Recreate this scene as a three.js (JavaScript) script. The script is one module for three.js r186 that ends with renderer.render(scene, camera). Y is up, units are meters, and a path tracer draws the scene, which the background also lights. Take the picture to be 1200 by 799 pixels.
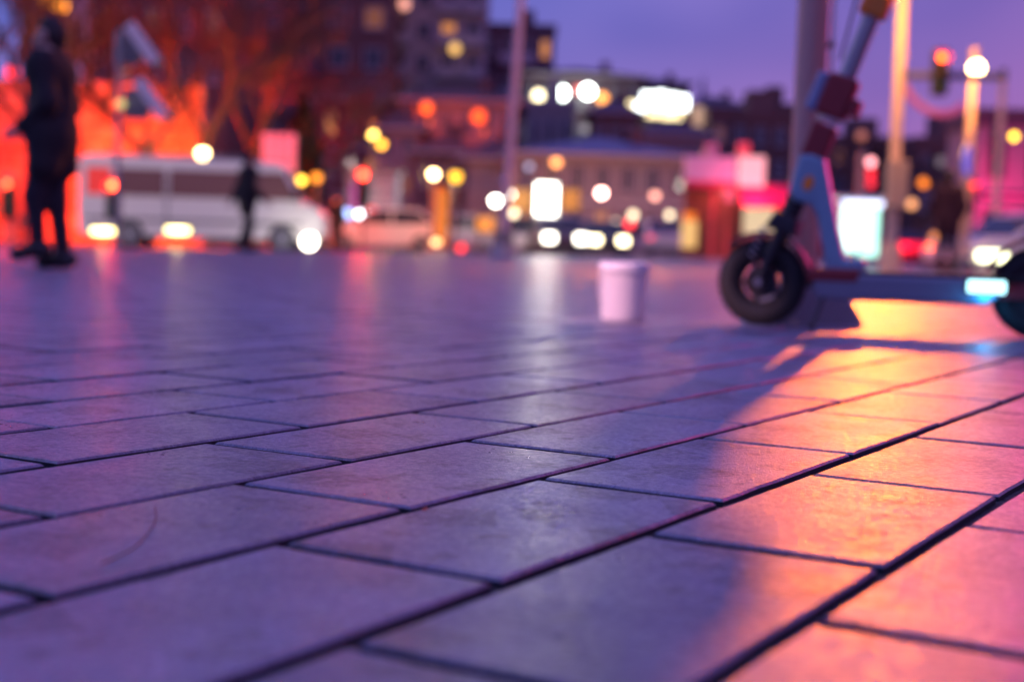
import * as THREE from 'three';
import { RoundedBoxGeometry } from 'three/addons/geometries/RoundedBoxGeometry.js';
import { MarchingCubes } from 'three/addons/objects/MarchingCubes.js';
import { mergeGeometries, mergeVertices, toCreasedNormals } from 'three/addons/utils/BufferGeometryUtils.js';
import { RectAreaLightUniformsLib } from 'three/addons/lights/RectAreaLightUniformsLib.js';

// ------------------------------------------------------------------ camera, sky, exposure
const scene = new THREE.Scene();
const CAM_H = 0.2276, F_PX = 1697, PITCH = 0.0673, ROLL = 0.0319;
const camera = new THREE.PerspectiveCamera((2 * Math.atan(399.5 / F_PX) * 180) / Math.PI, 1200 / 799, 0.05, 900);
camera.position.set(0, CAM_H, 0);
camera.rotation.order = 'YXZ';
camera.rotation.set(-PITCH, 0, ROLL);
camera.focus = 1.55;
camera.userData.fStop = 3.1;
scene.add(camera);

const renderer = new THREE.WebGLRenderer({ antialias: true });
renderer.setSize(1024, 681);
renderer.toneMapping = THREE.LinearToneMapping;
renderer.toneMappingExposure = 1;
renderer.shadowMap.enabled = true;
RectAreaLightUniformsLib.init();

function rng(seed) { let s = seed >>> 0; return () => { s = (s + 0x6d2b79f5) >>> 0; let t = Math.imul(s ^ (s >>> 15), 1 | s); t = (t + Math.imul(t ^ (t >>> 7), 61 | t)) ^ t; return ((t ^ (t >>> 14)) >>> 0) / 4294967296; }; }
function hash2(x, y, s) { let h = Math.imul(x, 374761393) + Math.imul(y, 668265263) + Math.imul(s, 2147483647 - 61); h = Math.imul(h ^ (h >>> 13), 1274126177); return ((h ^ (h >>> 16)) >>> 0) / 4294967296; }
function vnoise(x, y, s, wrap) {
  const xi = Math.floor(x), yi = Math.floor(y), fx = x - xi, fy = y - yi, u = fx * fx * (3 - 2 * fx), v = fy * fy * (3 - 2 * fy);
  const w = (a) => (wrap ? ((a % wrap) + wrap) % wrap : a);
  const a = hash2(w(xi), w(yi), s), b = hash2(w(xi + 1), w(yi), s), c = hash2(w(xi), w(yi + 1), s), d = hash2(w(xi + 1), w(yi + 1), s);
  return a + (b - a) * u + (c - a) * v + (a - b - c + d) * u * v;
}
const lerp = THREE.MathUtils.lerp, clamp = THREE.MathUtils.clamp, smooth = THREE.MathUtils.smoothstep;

// dusk sky: violet blue with a rosier band low down and thin streaky cloud
{
  const W = 512, H = 256, data = new Float32Array(W * H * 4);
  for (let r = 0; r < H; r++) for (let c = 0; c < W; c++) {
    const el = ((r + 0.5) / H - 0.5) * Math.PI, az = ((c + 0.5) / W - 0.5) * 2 * Math.PI;
    const y = Math.sin(el), x = Math.cos(az) * Math.cos(el);
    const up = clamp(y, 0, 1);
    const low = [0.245, 0.155, 0.50], mid = [0.155, 0.165, 0.60], high = [0.125, 0.155, 0.66];
    const a = smooth(up, 0, 0.2), b = smooth(up, 0.2, 0.9);
    const warm = smooth(x, -0.25, 0.75);                       // a little rosier towards +x
    let k = 0;
    if (y > 0) { const s = 1 / (y + 0.12); k = (vnoise(Math.cos(az) * Math.cos(el) * s * 3 + 40, Math.sin(az) * Math.cos(el) * s * 1.6 + 40, 5) - 0.5) * 0.5 + (vnoise(Math.cos(az) * Math.cos(el) * s * 7 + 9, Math.sin(az) * Math.cos(el) * s * 4 + 9, 8) - 0.5) * 0.25; }
    for (let i = 0; i < 3; i++) {
      let v = lerp(lerp(low[i], mid[i], a), high[i], b);
      v *= [0.93 + 0.95 * warm, 1.05 - 0.3 * warm, 1.03 - 0.3 * warm][i];
      v *= 1 + k * [0.85, 0.6, 0.3][i];
      data[(r * W + c) * 4 + i] = v;
    }
    data[(r * W + c) * 4 + 3] = 1;
  }
  const t = new THREE.DataTexture(data, W, H, THREE.RGBAFormat, THREE.FloatType);
  t.mapping = THREE.EquirectangularReflectionMapping; t.magFilter = THREE.LinearFilter; t.minFilter = THREE.LinearFilter; t.needsUpdate = true;
  scene.background = t; scene.environment = t;
  scene.backgroundIntensity = 1; scene.environmentIntensity = 1;
}
const G = { street: 345, magenta: 8.5, over: 42 };   // strengths of the street lamp, screen and added overhead fill

// ------------------------------------------------------------------ helpers
const cp = Math.cos(PITCH), sp = Math.sin(PITCH), cr = Math.cos(ROLL), sr = Math.sin(ROLL);
function at(u, v, d) {                                  // the point seen at that place of the photograph, d metres ahead
  const x = (u - 600) / F_PX, y = (v - 399.5) / F_PX, X = x * cr + y * sr, Y = -x * sr + y * cr;
  const s = d / (cp - Y * sp);
  return new THREE.Vector3(X * s, CAM_H - (Y * cp + sp) * s, -d);
}
const ROAD = -0.2;
const gy = (z) => { const d = -z; return d < 4.6 ? 0 : -0.0105 * Math.min(d - 4.6, 5.7); };
const edgeX = (z) => -(z + 36.8) / 2;                   // the plaza's edge towards the street
function px(u, d) { return at(u, 290, d).x; }           // x of something standing at that column

const names = {};
function numbered(n) { names[n] = (names[n] ?? -1) + 1; return names[n] ? n + '_' + String(names[n]).padStart(3, '0') : n; }
const V = (x, y, z) => new THREE.Vector3(x, y, z);
function shadows(o) { o.castShadow = true; o.receiveShadow = true; return o; }
function mesh(name, geo, m, parent) {
  const g = Array.isArray(geo) ? (geo.length > 1 ? mergeGeometries(geo.map(flat)) : geo[0]) : geo;
  const o = shadows(new THREE.Mesh(g, m));
  o.name = parent ? name : numbered(name);
  (parent ?? scene).add(o);
  return o;
}
function flat(g) { const k = g.index ? g.toNonIndexed() : g.clone(); for (const a of Object.keys(k.attributes)) if (!['position', 'normal', 'uv'].includes(a)) k.deleteAttribute(a); if (!k.attributes.uv) k.setAttribute('uv', new THREE.BufferAttribute(new Float32Array(k.attributes.position.count * 2), 2)); return k; }
function thing(name, label, category, p = V(0, 0, 0), turn = 0, group) {
  const o = new THREE.Group(); o.name = numbered(name); o.position.copy(p); o.rotation.y = turn;
  o.userData = { label, category }; if (group) o.userData.group = group;
  scene.add(o); return o;
}
function tag(o, label, category, group) { o.userData = { label, category }; if (group) o.userData.group = group; return o; }
function struct(o) { o.userData.kind = 'structure'; return o; }
const box = (w, h, d, x = 0, y = 0, z = 0, ry = 0, rx = 0, rz = 0) => { const g = new THREE.BoxGeometry(w, h, d); if (rx) g.rotateX(rx); if (rz) g.rotateZ(rz); if (ry) g.rotateY(ry); return g.translate(x, y, z); };
const rbox = (w, h, d, r, x = 0, y = 0, z = 0, seg = 2) => new RoundedBoxGeometry(w, h, d, seg, r).translate(x, y, z);
const cyl = (r0, r1, h, n, x = 0, y = 0, z = 0) => new THREE.CylinderGeometry(r1, r0, h, n).translate(x, y + h / 2, z);   // r0 below, r1 above
const ball = (r, x = 0, y = 0, z = 0, n = 16) => new THREE.SphereGeometry(r, n, Math.max(8, n >> 1)).translate(x, y, z);
function rod(a, b, r, n = 10, r2 = r) {
  const d = b.clone().sub(a), g = new THREE.CylinderGeometry(r2, r, d.length(), n);
  g.applyQuaternion(new THREE.Quaternion().setFromUnitVectors(V(0, 1, 0), d.clone().normalize()));
  return g.translate((a.x + b.x) / 2, (a.y + b.y) / 2, (a.z + b.z) / 2);
}
const tube = (pts, r, n = 40, k = 8) => new THREE.TubeGeometry(new THREE.CatmullRomCurve3(pts), n, r, k);
function extrude(points, depth, bevel = 0, holes = []) {   // an outline in x,y given depth along z, centred
  const s = new THREE.Shape(points.map((p) => new THREE.Vector2(p[0], p[1])));
  for (const h of holes) s.holes.push(new THREE.Path(h.map((p) => new THREE.Vector2(p[0], p[1]))));
  const g = new THREE.ExtrudeGeometry(s, { depth: depth - 2 * bevel, bevelEnabled: bevel > 0, bevelSize: bevel, bevelThickness: bevel, bevelOffset: -bevel, bevelSegments: 2, curveSegments: 12 });
  return g.translate(0, 0, -(depth - 2 * bevel) / 2);
}
function pointLight(p, color, cd, size = 0.1, parent = scene) {
  const l = new THREE.PointLight(color, cd); l.position.copy(p); l.castShadow = true; l.shadow.radius = size / 0.02; l.name = 'lamp light'; parent.add(l); return l;
}
function areaLight(p, towards, w, h, color, k) {
  const l = new THREE.RectAreaLight(color, k, w, h); l.position.copy(p); l.lookAt(towards); l.name = 'panel light'; scene.add(l); return l;
}

// ------------------------------------------------------------------ materials
const C = (r, g, b) => new THREE.Color().setRGB(r, g, b);
function std(r, g, b, rough = 0.8, metal = 0, extra = {}) { return new THREE.MeshStandardMaterial({ color: C(r, g, b), roughness: rough, metalness: metal, ...extra }); }
function glow(r, g, b, k = 1) { return new THREE.MeshStandardMaterial({ color: C(0.04 + 0.1 * r, 0.04 + 0.1 * g, 0.04 + 0.1 * b), roughness: 0.4, emissive: C(r, g, b), emissiveIntensity: k }); }
function canvasTex(n, fn, srgb, rep) {
  const data = new Uint8Array(n * n * 4);
  for (let y = 0; y < n; y++) for (let x = 0; x < n; x++) { const c = fn(x, y), o = (y * n + x) * 4; data[o] = clamp(c[0], 0, 255); data[o + 1] = clamp(c[1], 0, 255); data[o + 2] = clamp(c[2], 0, 255); data[o + 3] = 255; }
  const t = new THREE.DataTexture(data, n, n); t.wrapS = t.wrapT = THREE.RepeatWrapping; t.magFilter = THREE.LinearFilter; t.minFilter = THREE.LinearMipmapLinearFilter; t.generateMipmaps = true;
  if (srgb) t.colorSpace = THREE.SRGBColorSpace; if (rep) t.repeat.set(rep, rep); t.needsUpdate = true; return t;
}
// honed granite slab: fine crystals, faint clouding, a few old stains; 0.6 m a side
const N = 1024, slabH = new Float32Array(N * N);
for (let y = 0; y < N; y++) for (let x = 0; x < N; x++) {
  slabH[y * N + x] = 0.66 * vnoise(x / 2, y / 2, 1, 512) + 0.28 * vnoise(x / 4, y / 4, 2, 256) + 0.06 * vnoise(x / 16, y / 16, 3, 64);
}
const slabMap = canvasTex(N, (x, y) => {
  const cloud = vnoise(x / 128, y / 128, 11, 8) * 0.6 + vnoise(x / 42.667, y / 42.667, 12, 24) * 0.4;
  const grain = slabH[y * N + x], speck = vnoise(x / 3.2, y / 3.2, 13, 320);
  const gx = Math.floor(x / 128), gyy = Math.floor(y / 128), gum = hash2(gx, gyy, 77) > 0.86 ? smooth(Math.hypot((x % 128) - 40 - 50 * hash2(gx, gyy, 78), (y % 128) - 40 - 50 * hash2(gx, gyy, 79)) + 5 * vnoise(x / 8, y / 8, 80, 128), 8 + 7 * hash2(gx, gyy, 81), 5 + 5 * hash2(gx, gyy, 81)) * 26 : 0;
  const scuff = smooth(vnoise((x + y * 0.35) / 160, (y - x * 0.35) / 5, 90), 0.86, 0.97) * 20;
  const stain = smooth(vnoise(x / 64, y / 64, 14, 16) * 0.7 + vnoise(x / 16, y / 16, 15, 64) * 0.3, 0.68, 0.8);
  let v = 126 + (cloud - 0.5) * 34 + (grain - 0.5) * 52 + (speck > 0.8 ? 22 : speck < 0.16 ? -26 : 0) - stain * 26 - gum + scuff;
  return [v + 2, v, v - 1 - stain * 2];
}, true, 1 / 0.6);
const slabBump = canvasTex(N, (x, y) => { const v = 255 * slabH[y * N + x]; return [v, v, v]; }, false, 1 / 0.6);
const slabRough = canvasTex(512, (x, y) => {
  const v = 103 + 14 * (vnoise(x / 32, y / 32, 21, 16) - 0.5) + 60 * (vnoise(x / 4, y / 4, 22, 128) - 0.5) + 16 * (vnoise(x / 128, y / 128, 23, 4) - 0.5);
  return [v, v, v];
}, false, 1 / 0.6);
const slabMats = [0, 1, 2, 3, 4, 5].map((i) => {
  const off = (t) => { const k = t.clone(); k.offset.set(i * 0.37, i * 0.61); k.rotation = i * 1.3; k.needsUpdate = true; return k; };
  const tone = [1, 0.86, 1.1, 0.94, 1.04, 0.8][i];
  return new THREE.MeshPhysicalMaterial({ ior: 1.75, color: C(tone * 0.78, tone * 0.8, tone * 1.1), map: off(slabMap), bumpMap: off(slabBump), bumpScale: 0.0006, roughnessMap: off(slabRough), roughness: 1, metalness: 0 });
});
const groutTex = canvasTex(256, (x, y) => { const v = 46 + 70 * (vnoise(x / 2, y / 2, 31, 128) - 0.3) + 24 * (vnoise(x / 16, y / 16, 32, 16) - 0.5); return [v, v * 0.97, v * 0.93]; }, true, 4);
const groutBump = canvasTex(256, (x, y) => { const v = 255 * (0.6 * vnoise(x / 2, y / 2, 33, 128) + 0.4 * vnoise(x / 6.4, y / 6.4, 34, 40)); return [v, v, v]; }, false, 4);
const M = {
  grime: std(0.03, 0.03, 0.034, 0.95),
  grout: new THREE.MeshStandardMaterial({ map: groutTex, bumpMap: groutBump, bumpScale: 0.003, roughness: 0.95 }),
  asphalt: std(0.05, 0.05, 0.052, 0.55), paving: new THREE.MeshPhysicalMaterial({ ior: 1.75, map: slabMap, roughness: 0.5 }), kerb: std(0.3, 0.29, 0.28, 0.7), paint: std(0.75, 0.75, 0.72, 0.6),
  steel: std(0.32, 0.32, 0.34, 0.38, 0.8), darkSteel: std(0.07, 0.07, 0.08, 0.45, 0.5), paintGrey: std(0.2, 0.2, 0.21, 0.45, 0.3), black: std(0.02, 0.02, 0.022, 0.5), rubber: std(0.018, 0.018, 0.019, 0.75),
  white: std(0.78, 0.77, 0.75, 0.4), glass: new THREE.MeshPhysicalMaterial({ color: C(0.03, 0.035, 0.045), roughness: 0.08, specularIntensity: 1 }),
  brick: std(0.2, 0.1, 0.085, 0.85), plum: std(0.13, 0.085, 0.105, 0.85), stone: std(0.3, 0.26, 0.24, 0.85), concrete: std(0.42, 0.41, 0.43, 0.85), render: std(0.36, 0.3, 0.29, 0.85), roofTile: std(0.2, 0.085, 0.06, 0.8), slate: std(0.2, 0.19, 0.27, 0.45), trim: std(0.5, 0.46, 0.46, 0.7),
  bark: std(0.1, 0.07, 0.055, 0.9), twig: std(0.085, 0.05, 0.045, 0.9), chrome: std(0.6, 0.6, 0.62, 0.2, 1),
  paneWarm: glow(1.0, 0.36, 0.07, 0.75), paneDim: glow(0.7, 0.22, 0.05, 0.28),
};

// ------------------------------------------------------------------ ground
struct(mesh('road', new THREE.PlaneGeometry(700, 700).rotateX(-Math.PI / 2).translate(0, ROAD, -200), M.asphalt));
{
  // bed of dark sand and grout under the slabs
  const g = new THREE.PlaneGeometry(40, 32, 40, 64).rotateX(-Math.PI / 2).translate(2, 0, -13), p = g.attributes.position;
  for (let i = 0; i < p.count; i++) { const z = p.getZ(i); p.setY(i, gy(z) - 0.007); p.setX(i, Math.max(p.getX(i), Math.min(edgeX(z), 22) - 0.0)); }
  for (let i = 0; i < p.count; i++) g.attributes.uv.setXY(i, p.getX(i), p.getZ(i));
  g.computeVertexNormals();
  const bed = mesh('joint_bed', g, M.grout); struct(bed);
  const z1 = -29, far = new THREE.Shape([V(edgeX(z1), 29, 0), V(70, 29, 0), V(70, 176.8, 0)].map((v) => new THREE.Vector2(v.x, v.y)));
  const fg = new THREE.ShapeGeometry(far); const fp = fg.attributes.position;
  for (let i = 0; i < fp.count; i++) fg.attributes.uv.setXY(i, fp.getX(i), fp.getY(i));
  fg.rotateX(-Math.PI / 2).translate(0, gy(-29) - 0.002, 0);
  struct(mesh('plaza', fg, M.paving));
  // kerb along the street
  const a = V(edgeX(-2), 0, -2), b = V(edgeX(-170), 0, -170), L = a.distanceTo(b), c = a.clone().add(b).multiplyScalar(0.5);
  struct(mesh('kerb', box(0.24, 0.18, L, c.x - 0.12, gy(-20) - 0.085, c.z, Math.atan2(a.x - b.x, a.z - b.z)), M.kerb));
}
{
  const YAW = 1.04, ca = Math.cos(YAW), sa = Math.sin(YAW), n0 = 7.405 * CAM_H, P = 0.2, LEN = 0.392, r = rng(7);
  const world = (m, n) => V(m * ca - n * sa, 0, -(m * sa + n * ca));
  function slabGeo(len, wid, k, seed) {
    const q = rng(seed), ring = [], cut = 0.0022, out = [];
    const side = (x0, z0, x1, z1, n) => { for (let i = 0; i < n; i++) { const t = i / n; out.push([lerp(x0, x1, t), lerp(z0, z1, t)]); } };
    const hx = len / 2, hz = wid / 2;
    side(-hx, -hz, hx, -hz, k); side(hx, -hz, hx, hz, Math.max(1, k >> 1)); side(hx, hz, -hx, hz, k); side(-hx, hz, -hx, -hz, Math.max(1, k >> 1));
    const n = out.length, pos = [], uv = [], T = 0.03;
    const lip = out.map(() => (k > 2 ? 0.0008 + 0.0022 * q() * q() : 0.001));
    const pt = (i, d, y) => { const [x, z] = out[i]; return [x - Math.sign(x) * Math.min(d, Math.abs(x)) * (Math.abs(Math.abs(x) - hx) < 1e-6 ? 1 : 0), y, z - Math.sign(z) * (Math.abs(Math.abs(z) - hz) < 1e-6 ? 1 : 0) * d]; };
    const top = out.map((_, i) => pt(i, cut + lip[i], 0)), mid = out.map((_, i) => pt(i, lip[i], -cut)), low = out.map((_, i) => pt(i, 0, -T));
    const tri = (a, b, c) => { for (const p of [a, b, c]) { pos.push(...p); uv.push(p[0] + seed * 0.231, p[2] + seed * 0.417); } };
    for (let i = 0; i < n; i++) {
      const j = (i + 1) % n;
      tri([0, 0, 0], top[j], top[i]);
      tri(top[i], top[j], mid[j]); tri(top[i], mid[j], mid[i]);
    }
    const nTop = pos.length / 3;
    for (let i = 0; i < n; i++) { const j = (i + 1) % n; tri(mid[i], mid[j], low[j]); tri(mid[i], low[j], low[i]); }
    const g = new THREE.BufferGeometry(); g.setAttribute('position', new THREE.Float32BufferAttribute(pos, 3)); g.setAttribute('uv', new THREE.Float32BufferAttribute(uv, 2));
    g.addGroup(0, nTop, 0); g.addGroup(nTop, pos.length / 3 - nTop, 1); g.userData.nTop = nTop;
    g.computeVertexNormals(); return g;
  }
  const near = [1, 2, 3, 4, 5].map((s) => slabGeo(LEN - 0.0125, P - 0.011, 8, s)), plain = slabGeo(LEN - 0.0125, P - 0.011, 1, 9);
  const spots = [];
  for (let j = -190; j < 60; j++) {
    const nn = n0 - P * j - P / 2 + (r() - 0.5) * 0.002, off = (5.809 - 0.905 * (j - 1)) * P;
    for (let i = -90; i < 160; i++) {
      const mm = off + (i + 0.5) * LEN, c = world(mm, nn), d = -c.z, jit = r(), jit2 = r(), jit3 = r();
      if (d < -1.5 || d > 28.8 || Math.abs(c.x) > 1.3 + 0.42 * Math.max(d, 0) || c.x < edgeX(c.z) + 0.25) continue;
      const inView = d > 0.35 && Math.abs(c.x) < 0.375 * d + 0.28;
      spots.push({ c, d, inView, jit, jit2, jit3 });
    }
  }
  const pavement = new THREE.Group(); pavement.name = numbered('pavement'); struct(pavement); scene.add(pavement);
  spots.sort((a, b) => (b.inView - a.inView) || a.d - b.d);
  const rest = [];
  spots.forEach((s, k) => {
    const m = new THREE.Matrix4().makeRotationFromEuler(new THREE.Euler((s.jit - 0.5) * 0.006, YAW + (s.jit2 - 0.5) * 0.004, (s.jit3 - 0.5) * 0.003, 'YXZ')).setPosition(s.c.x, gy(s.c.z) + (s.jit2 - 0.5) * 0.0016, s.c.z);
    if (k < 300 && s.inView) {
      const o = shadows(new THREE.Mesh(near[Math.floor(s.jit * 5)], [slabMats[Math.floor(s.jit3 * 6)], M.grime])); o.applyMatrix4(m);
      o.name = k ? 'paving_slab_' + String(k).padStart(3, '0') : 'paving_slab'; pavement.add(o);
    } else rest.push([m, s]);
  });
  for (let i = 0; i < 3; i++) {
    const part = rest.filter((x) => Math.floor(x[1].jit3 * 3) === i).map(([m, s]) => plain.clone().applyMatrix4(m));
    if (part.length) { const o = mesh('slab_rows', mergeGeometries(part), slabMats[i * 2], pavement); o.userData.kind = 'stuff'; }
  }
}

// ------------------------------------------------------------------ buildings
const unitBox = new THREE.BoxGeometry(1, 1, 1);
function windowSet(w, h) {
  const f = 0.09;
  return { frame: mergeGeometries([box(w, f, 0.12, 0, h / 2 - f / 2, 0), box(w, f * 1.5, 0.2, 0, -h / 2 + f * 0.75, 0.03), box(f, h - 2.5 * f, 0.12, -w / 2 + f / 2, f * 0.25, 0), box(f, h - 2.5 * f, 0.12, w / 2 - f / 2, f * 0.25, 0), box(f * 0.7, h - 2.5 * f, 0.08, 0, f * 0.25, 0)].map(flat)), pane: box(w - 2 * f, h - 2.5 * f, 0.03, 0, f * 0.25, -0.02) };
}
function building(o) {
  // o: name, label, u0, u1, vt, d, depth, wall, floors, cols, win, lit, roof, ground, balconies, turn
  const x0 = px(o.u0, o.d), x1 = px(o.u1, o.d), w = x1 - x0, top = at((o.u0 + o.u1) / 2, o.vt, o.d).y, h = top - ROAD;
  const b = thing(o.name ?? 'building', o.label, o.category ?? 'building', V((x0 + x1) / 2, ROAD, -o.d), o.turn ?? 0);
  const dep = o.depth ?? 12;
  mesh('wall', box(w, h, dep, 0, h / 2, -dep / 2), o.wall, b);
  const fl = o.floors, g0 = o.ground ?? 0.3, fh = (h - g0) / fl, ww = (w / o.cols) * (o.ww ?? 0.5), wh = fh * (o.wh ?? 0.55), set = windowSet(ww, wh);
  const q = rng(o.seed ?? 3);
  for (let f = 0; f < fl; f++) {
    for (let c = 0; c < o.cols; c++) {
      const x = -w / 2 + (c + 0.5) * (w / o.cols), y = g0 + (f + 0.5) * fh, v = q();
      const lit = (o.lit ?? []).some(([a, e]) => a === f && e === c);
      const fr = mesh('window', set.frame, o.frame ?? M.trim, b); fr.position.set(x, y, 0.05);
      mesh('pane', set.pane, lit ? M.paneWarm : v < (o.dim ?? 0.06) ? M.paneDim : M.glass, fr);
    }
    if (f) mesh('floor_band', box(w + 0.16, 0.22, 0.2, 0, g0 + f * fh, 0.02), o.band ?? M.trim, b);
    for (const c of o.balconies ?? []) if (f) {
      const bw = (w / o.cols) * 0.92, x = -w / 2 + (c + 0.5) * (w / o.cols), bal = mesh('balcony', [box(bw, 0.16, 1.2, x, g0 + f * fh + 0.16, 0.62), box(bw, 0.9, 0.07, x, g0 + f * fh + 0.7, 1.2), box(0.07, 0.9, 1.1, x - bw / 2 + 0.05, g0 + f * fh + 0.7, 0.6), box(0.07, 0.9, 1.1, x + bw / 2 - 0.05, g0 + f * fh + 0.7, 0.6)], o.bal ?? M.concrete, b);
    }
  }
  if (o.roof === 'hip') {
    const e = 0.6, W2 = w / 2 + e, D2 = dep + e, rh = o.rh ?? 2.2, rl = Math.max(0.2, W2 - D2 / 2);
    const p = [[-W2, h, e], [W2, h, e], [W2, h, -D2], [-W2, h, -D2], [-rl, h + rh, -dep / 2], [rl, h + rh, -dep / 2]];
    const idx = [0, 1, 5, 0, 5, 4, 1, 2, 5, 2, 3, 4, 2, 4, 5, 3, 0, 4, 0, 3, 2, 0, 2, 1];
    const g = new THREE.BufferGeometry(); g.setAttribute('position', new THREE.Float32BufferAttribute(p.flat(), 3)); g.setIndex(idx);
    const k = g.toNonIndexed(); k.computeVertexNormals();
    const rf = mesh('roof', k, o.roofM ?? M.roofTile, b);
    mesh('chimney', box(0.7, 1.6, 0.7, w * 0.22, h + rh * 0.7, -dep * 0.4), M.brick, rf);
    mesh('eaves', box(w + 1.3, 0.16, 0.16, 0, h - 0.02, e + 0.02), M.trim, b);
  } else {
    mesh('parapet', [box(w + 0.3, 0.7, 0.3, 0, h + 0.3, 0.0), box(0.3, 0.7, dep, -w / 2, h + 0.302, -dep / 2 - 0.15), box(0.3, 0.7, dep, w / 2, h + 0.302, -dep / 2 - 0.15)], o.band ?? M.trim, b);
    const rf = mesh('roof', box(w - 0.35, 0.3, dep - 0.4, 0, h + 0.1, -dep / 2 - 0.02), M.concrete, b);
    mesh('stair_house', box(w * 0.25, 2.4, 3, w * 0.1, h + 1.4, -dep / 2), o.wall, rf);
  }
  return Object.assign(b, { W: w, H: h });
}
// the tall flats
building({ name: 'apartment_block', label: 'tall maroon brick apartment block with orange lit windows high up', u0: 250, u1: 452, vt: -150, d: 120, wall: M.brick, floors: 9, cols: 5, lit: [[6, 3], [6, 4]], ww: 0.55, balconies: [2], seed: 4, bal: M.plum, band: M.brick });
{
  const b = building({ name: 'apartment_block', label: 'broad dark maroon block behind the red lit trees', u0: 22, u1: 262, vt: -60, d: 84, wall: M.brick, floors: 6, cols: 7, ww: 0.45, dim: 0.1, seed: 2, band: M.brick, frame: M.concrete });
building({ name: 'apartment_block', label: 'tall violet grey apartment block with balconies and pale vertical pier', u0: 446, u1: 562, vt: -60, d: 128, wall: M.concrete, floors: 9, cols: 4, lit: [[6, 2]], balconies: [0, 2, 3], ww: 0.6, seed: 6, band: M.concrete });
  mesh('pier', box(1.5, b.H - 0.4, 0.9, -b.W * 0.2, b.H / 2, 1.2), M.white, b);
}
building({ name: 'apartment_block', label: 'dark stepped apartment block with a lit roof terrace', u0: 556, u1: 642, vt: 36, d: 132, wall: M.plum, floors: 6, cols: 4, lit: [[5, 3]], ww: 0.5, balconies: [1, 2], seed: 9, band: M.plum });
building({ name: 'town_house', label: 'brick house with orange lit upper floor beside the maroon block', u0: 372, u1: 470, vt: 118, d: 92, wall: M.brick, floors: 3, cols: 4, lit: [[2, 0], [1, 2]], ww: 0.5, dim: 0.3, roof: 'hip', seed: 11 });
building({ name: 'town_house', label: 'rose rendered terrace house with wide tiled roof and red wall lanterns', u0: 462, u1: 600, vt: 118, d: 88, wall: M.render, floors: 3, cols: 6, ww: 0.55, dim: 0.12, roof: 'hip', rh: 1.5, seed: 12, band: M.stone });
building({ name: 'town_house', label: 'plum coloured house on the rise with white lamps under its eaves', u0: 604, u1: 745, vt: 88, d: 120, wall: M.plum, floors: 4, cols: 7, ww: 0.45, roof: 'hip', roofM: M.plum, rh: 1.3, seed: 13, band: M.plum, frame: M.concrete });
building({ name: 'town_house', label: 'dark house carrying the bright roof sign', u0: 728, u1: 832, vt: 142, d: 112, wall: M.plum, floors: 3, cols: 5, ww: 0.5, dim: 0.1, seed: 15, band: M.plum, frame: M.concrete });
building({ name: 'town_house', label: 'small dark house on the ridge behind the roof sign', u0: 740, u1: 800, vt: 96, d: 150, wall: M.plum, floors: 4, cols: 3, ww: 0.4, roof: 'hip', roofM: M.plum, rh: 1, seed: 16, frame: M.concrete });
building({ name: 'shop_row', label: 'rose brown shop row with violet blue hipped roof and orange windows', u0: 600, u1: 806, vt: 182, d: 76, wall: M.render, floors: 2, cols: 7, lit: [[0, 0], [0, 1], [0, 3]], ww: 0.5, wh: 0.62, roof: 'hip', roofM: M.slate, rh: 1.25, seed: 17, depth: 9, dim: 0.05 });
building({ name: 'town_house', label: 'brick warehouse with flat parapet behind the white fascia kiosk', u0: 826, u1: 945, vt: 140, d: 105, wall: M.brick, floors: 4, cols: 5, ww: 0.45, dim: 0.1, seed: 18, band: M.brick, frame: M.concrete });
building({ name: 'town_house', label: 'dusky plum house in the distance behind the scooter stem', u0: 940, u1: 1075, vt: 168, d: 125, wall: M.brick, floors: 4, cols: 5, ww: 0.5, lit: [[0, 3]], dim: 0.14, seed: 19, band: M.brick, frame: M.concrete });
building({ name: 'town_house', label: 'low maroon house behind the blue round road sign', u0: 1070, u1: 1165, vt: 172, d: 98, wall: M.brick, floors: 3, cols: 4, ww: 0.5, lit: [[0, 1], [1, 3]], dim: 0.15, seed: 20, band: M.brick, frame: M.concrete });
for (const [l, u0, u1, vt, d, wall, fl, co, lit, rf, rm, sd] of [
  ['narrow rose house squeezed between the brick house and the violet grey block', 438, 486, 150, 82, M.render, 3, 2, [[1, 0]], 'hip', M.roofTile, 31], ['low tiled house in front of the rose terrace, left half', 486, 545, 178, 80, M.plum, 2, 4, [[0, 2]], 'hip', M.roofTile, 32], ['low house with crimson roof before the rose terrace, right half', 545, 606, 186, 78, M.render, 2, 4, [[0, 0], [1, 3]], 'hip', M.brick, 33],
  ['small dark house stepping down below the roof terrace block', 612, 668, 128, 104, M.render, 3, 3, [[0, 1]], 'flat', null, 34], ['plum gabled house between the eaves lamps and the roof sign', 690, 742, 132, 100, M.brick, 3, 3, [[1, 1]], 'hip', M.plum, 35], ['long low house under the roof sign with faint windows', 742, 830, 158, 94, M.render, 2, 5, [[1, 4]], 'hip', M.plum, 36], ['ridge house with chimney left of the minaret', 800, 868, 124, 140, M.plum, 3, 3, [[0, 1]], 'hip', M.plum, 37], ['distant brick house right of the minaret', 862, 935, 128, 150, M.brick, 4, 4, [[1, 2]], 'flat', null, 38]])
  building({ name: 'town_house', label: l, u0, u1, vt, d, wall, floors: fl, cols: co, lit, roof: rf, roofM: rm ?? undefined, seed: sd, ww: 0.5, dim: 0.16, depth: 7, rh: 1.3, band: wall, frame: M.concrete });
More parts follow.
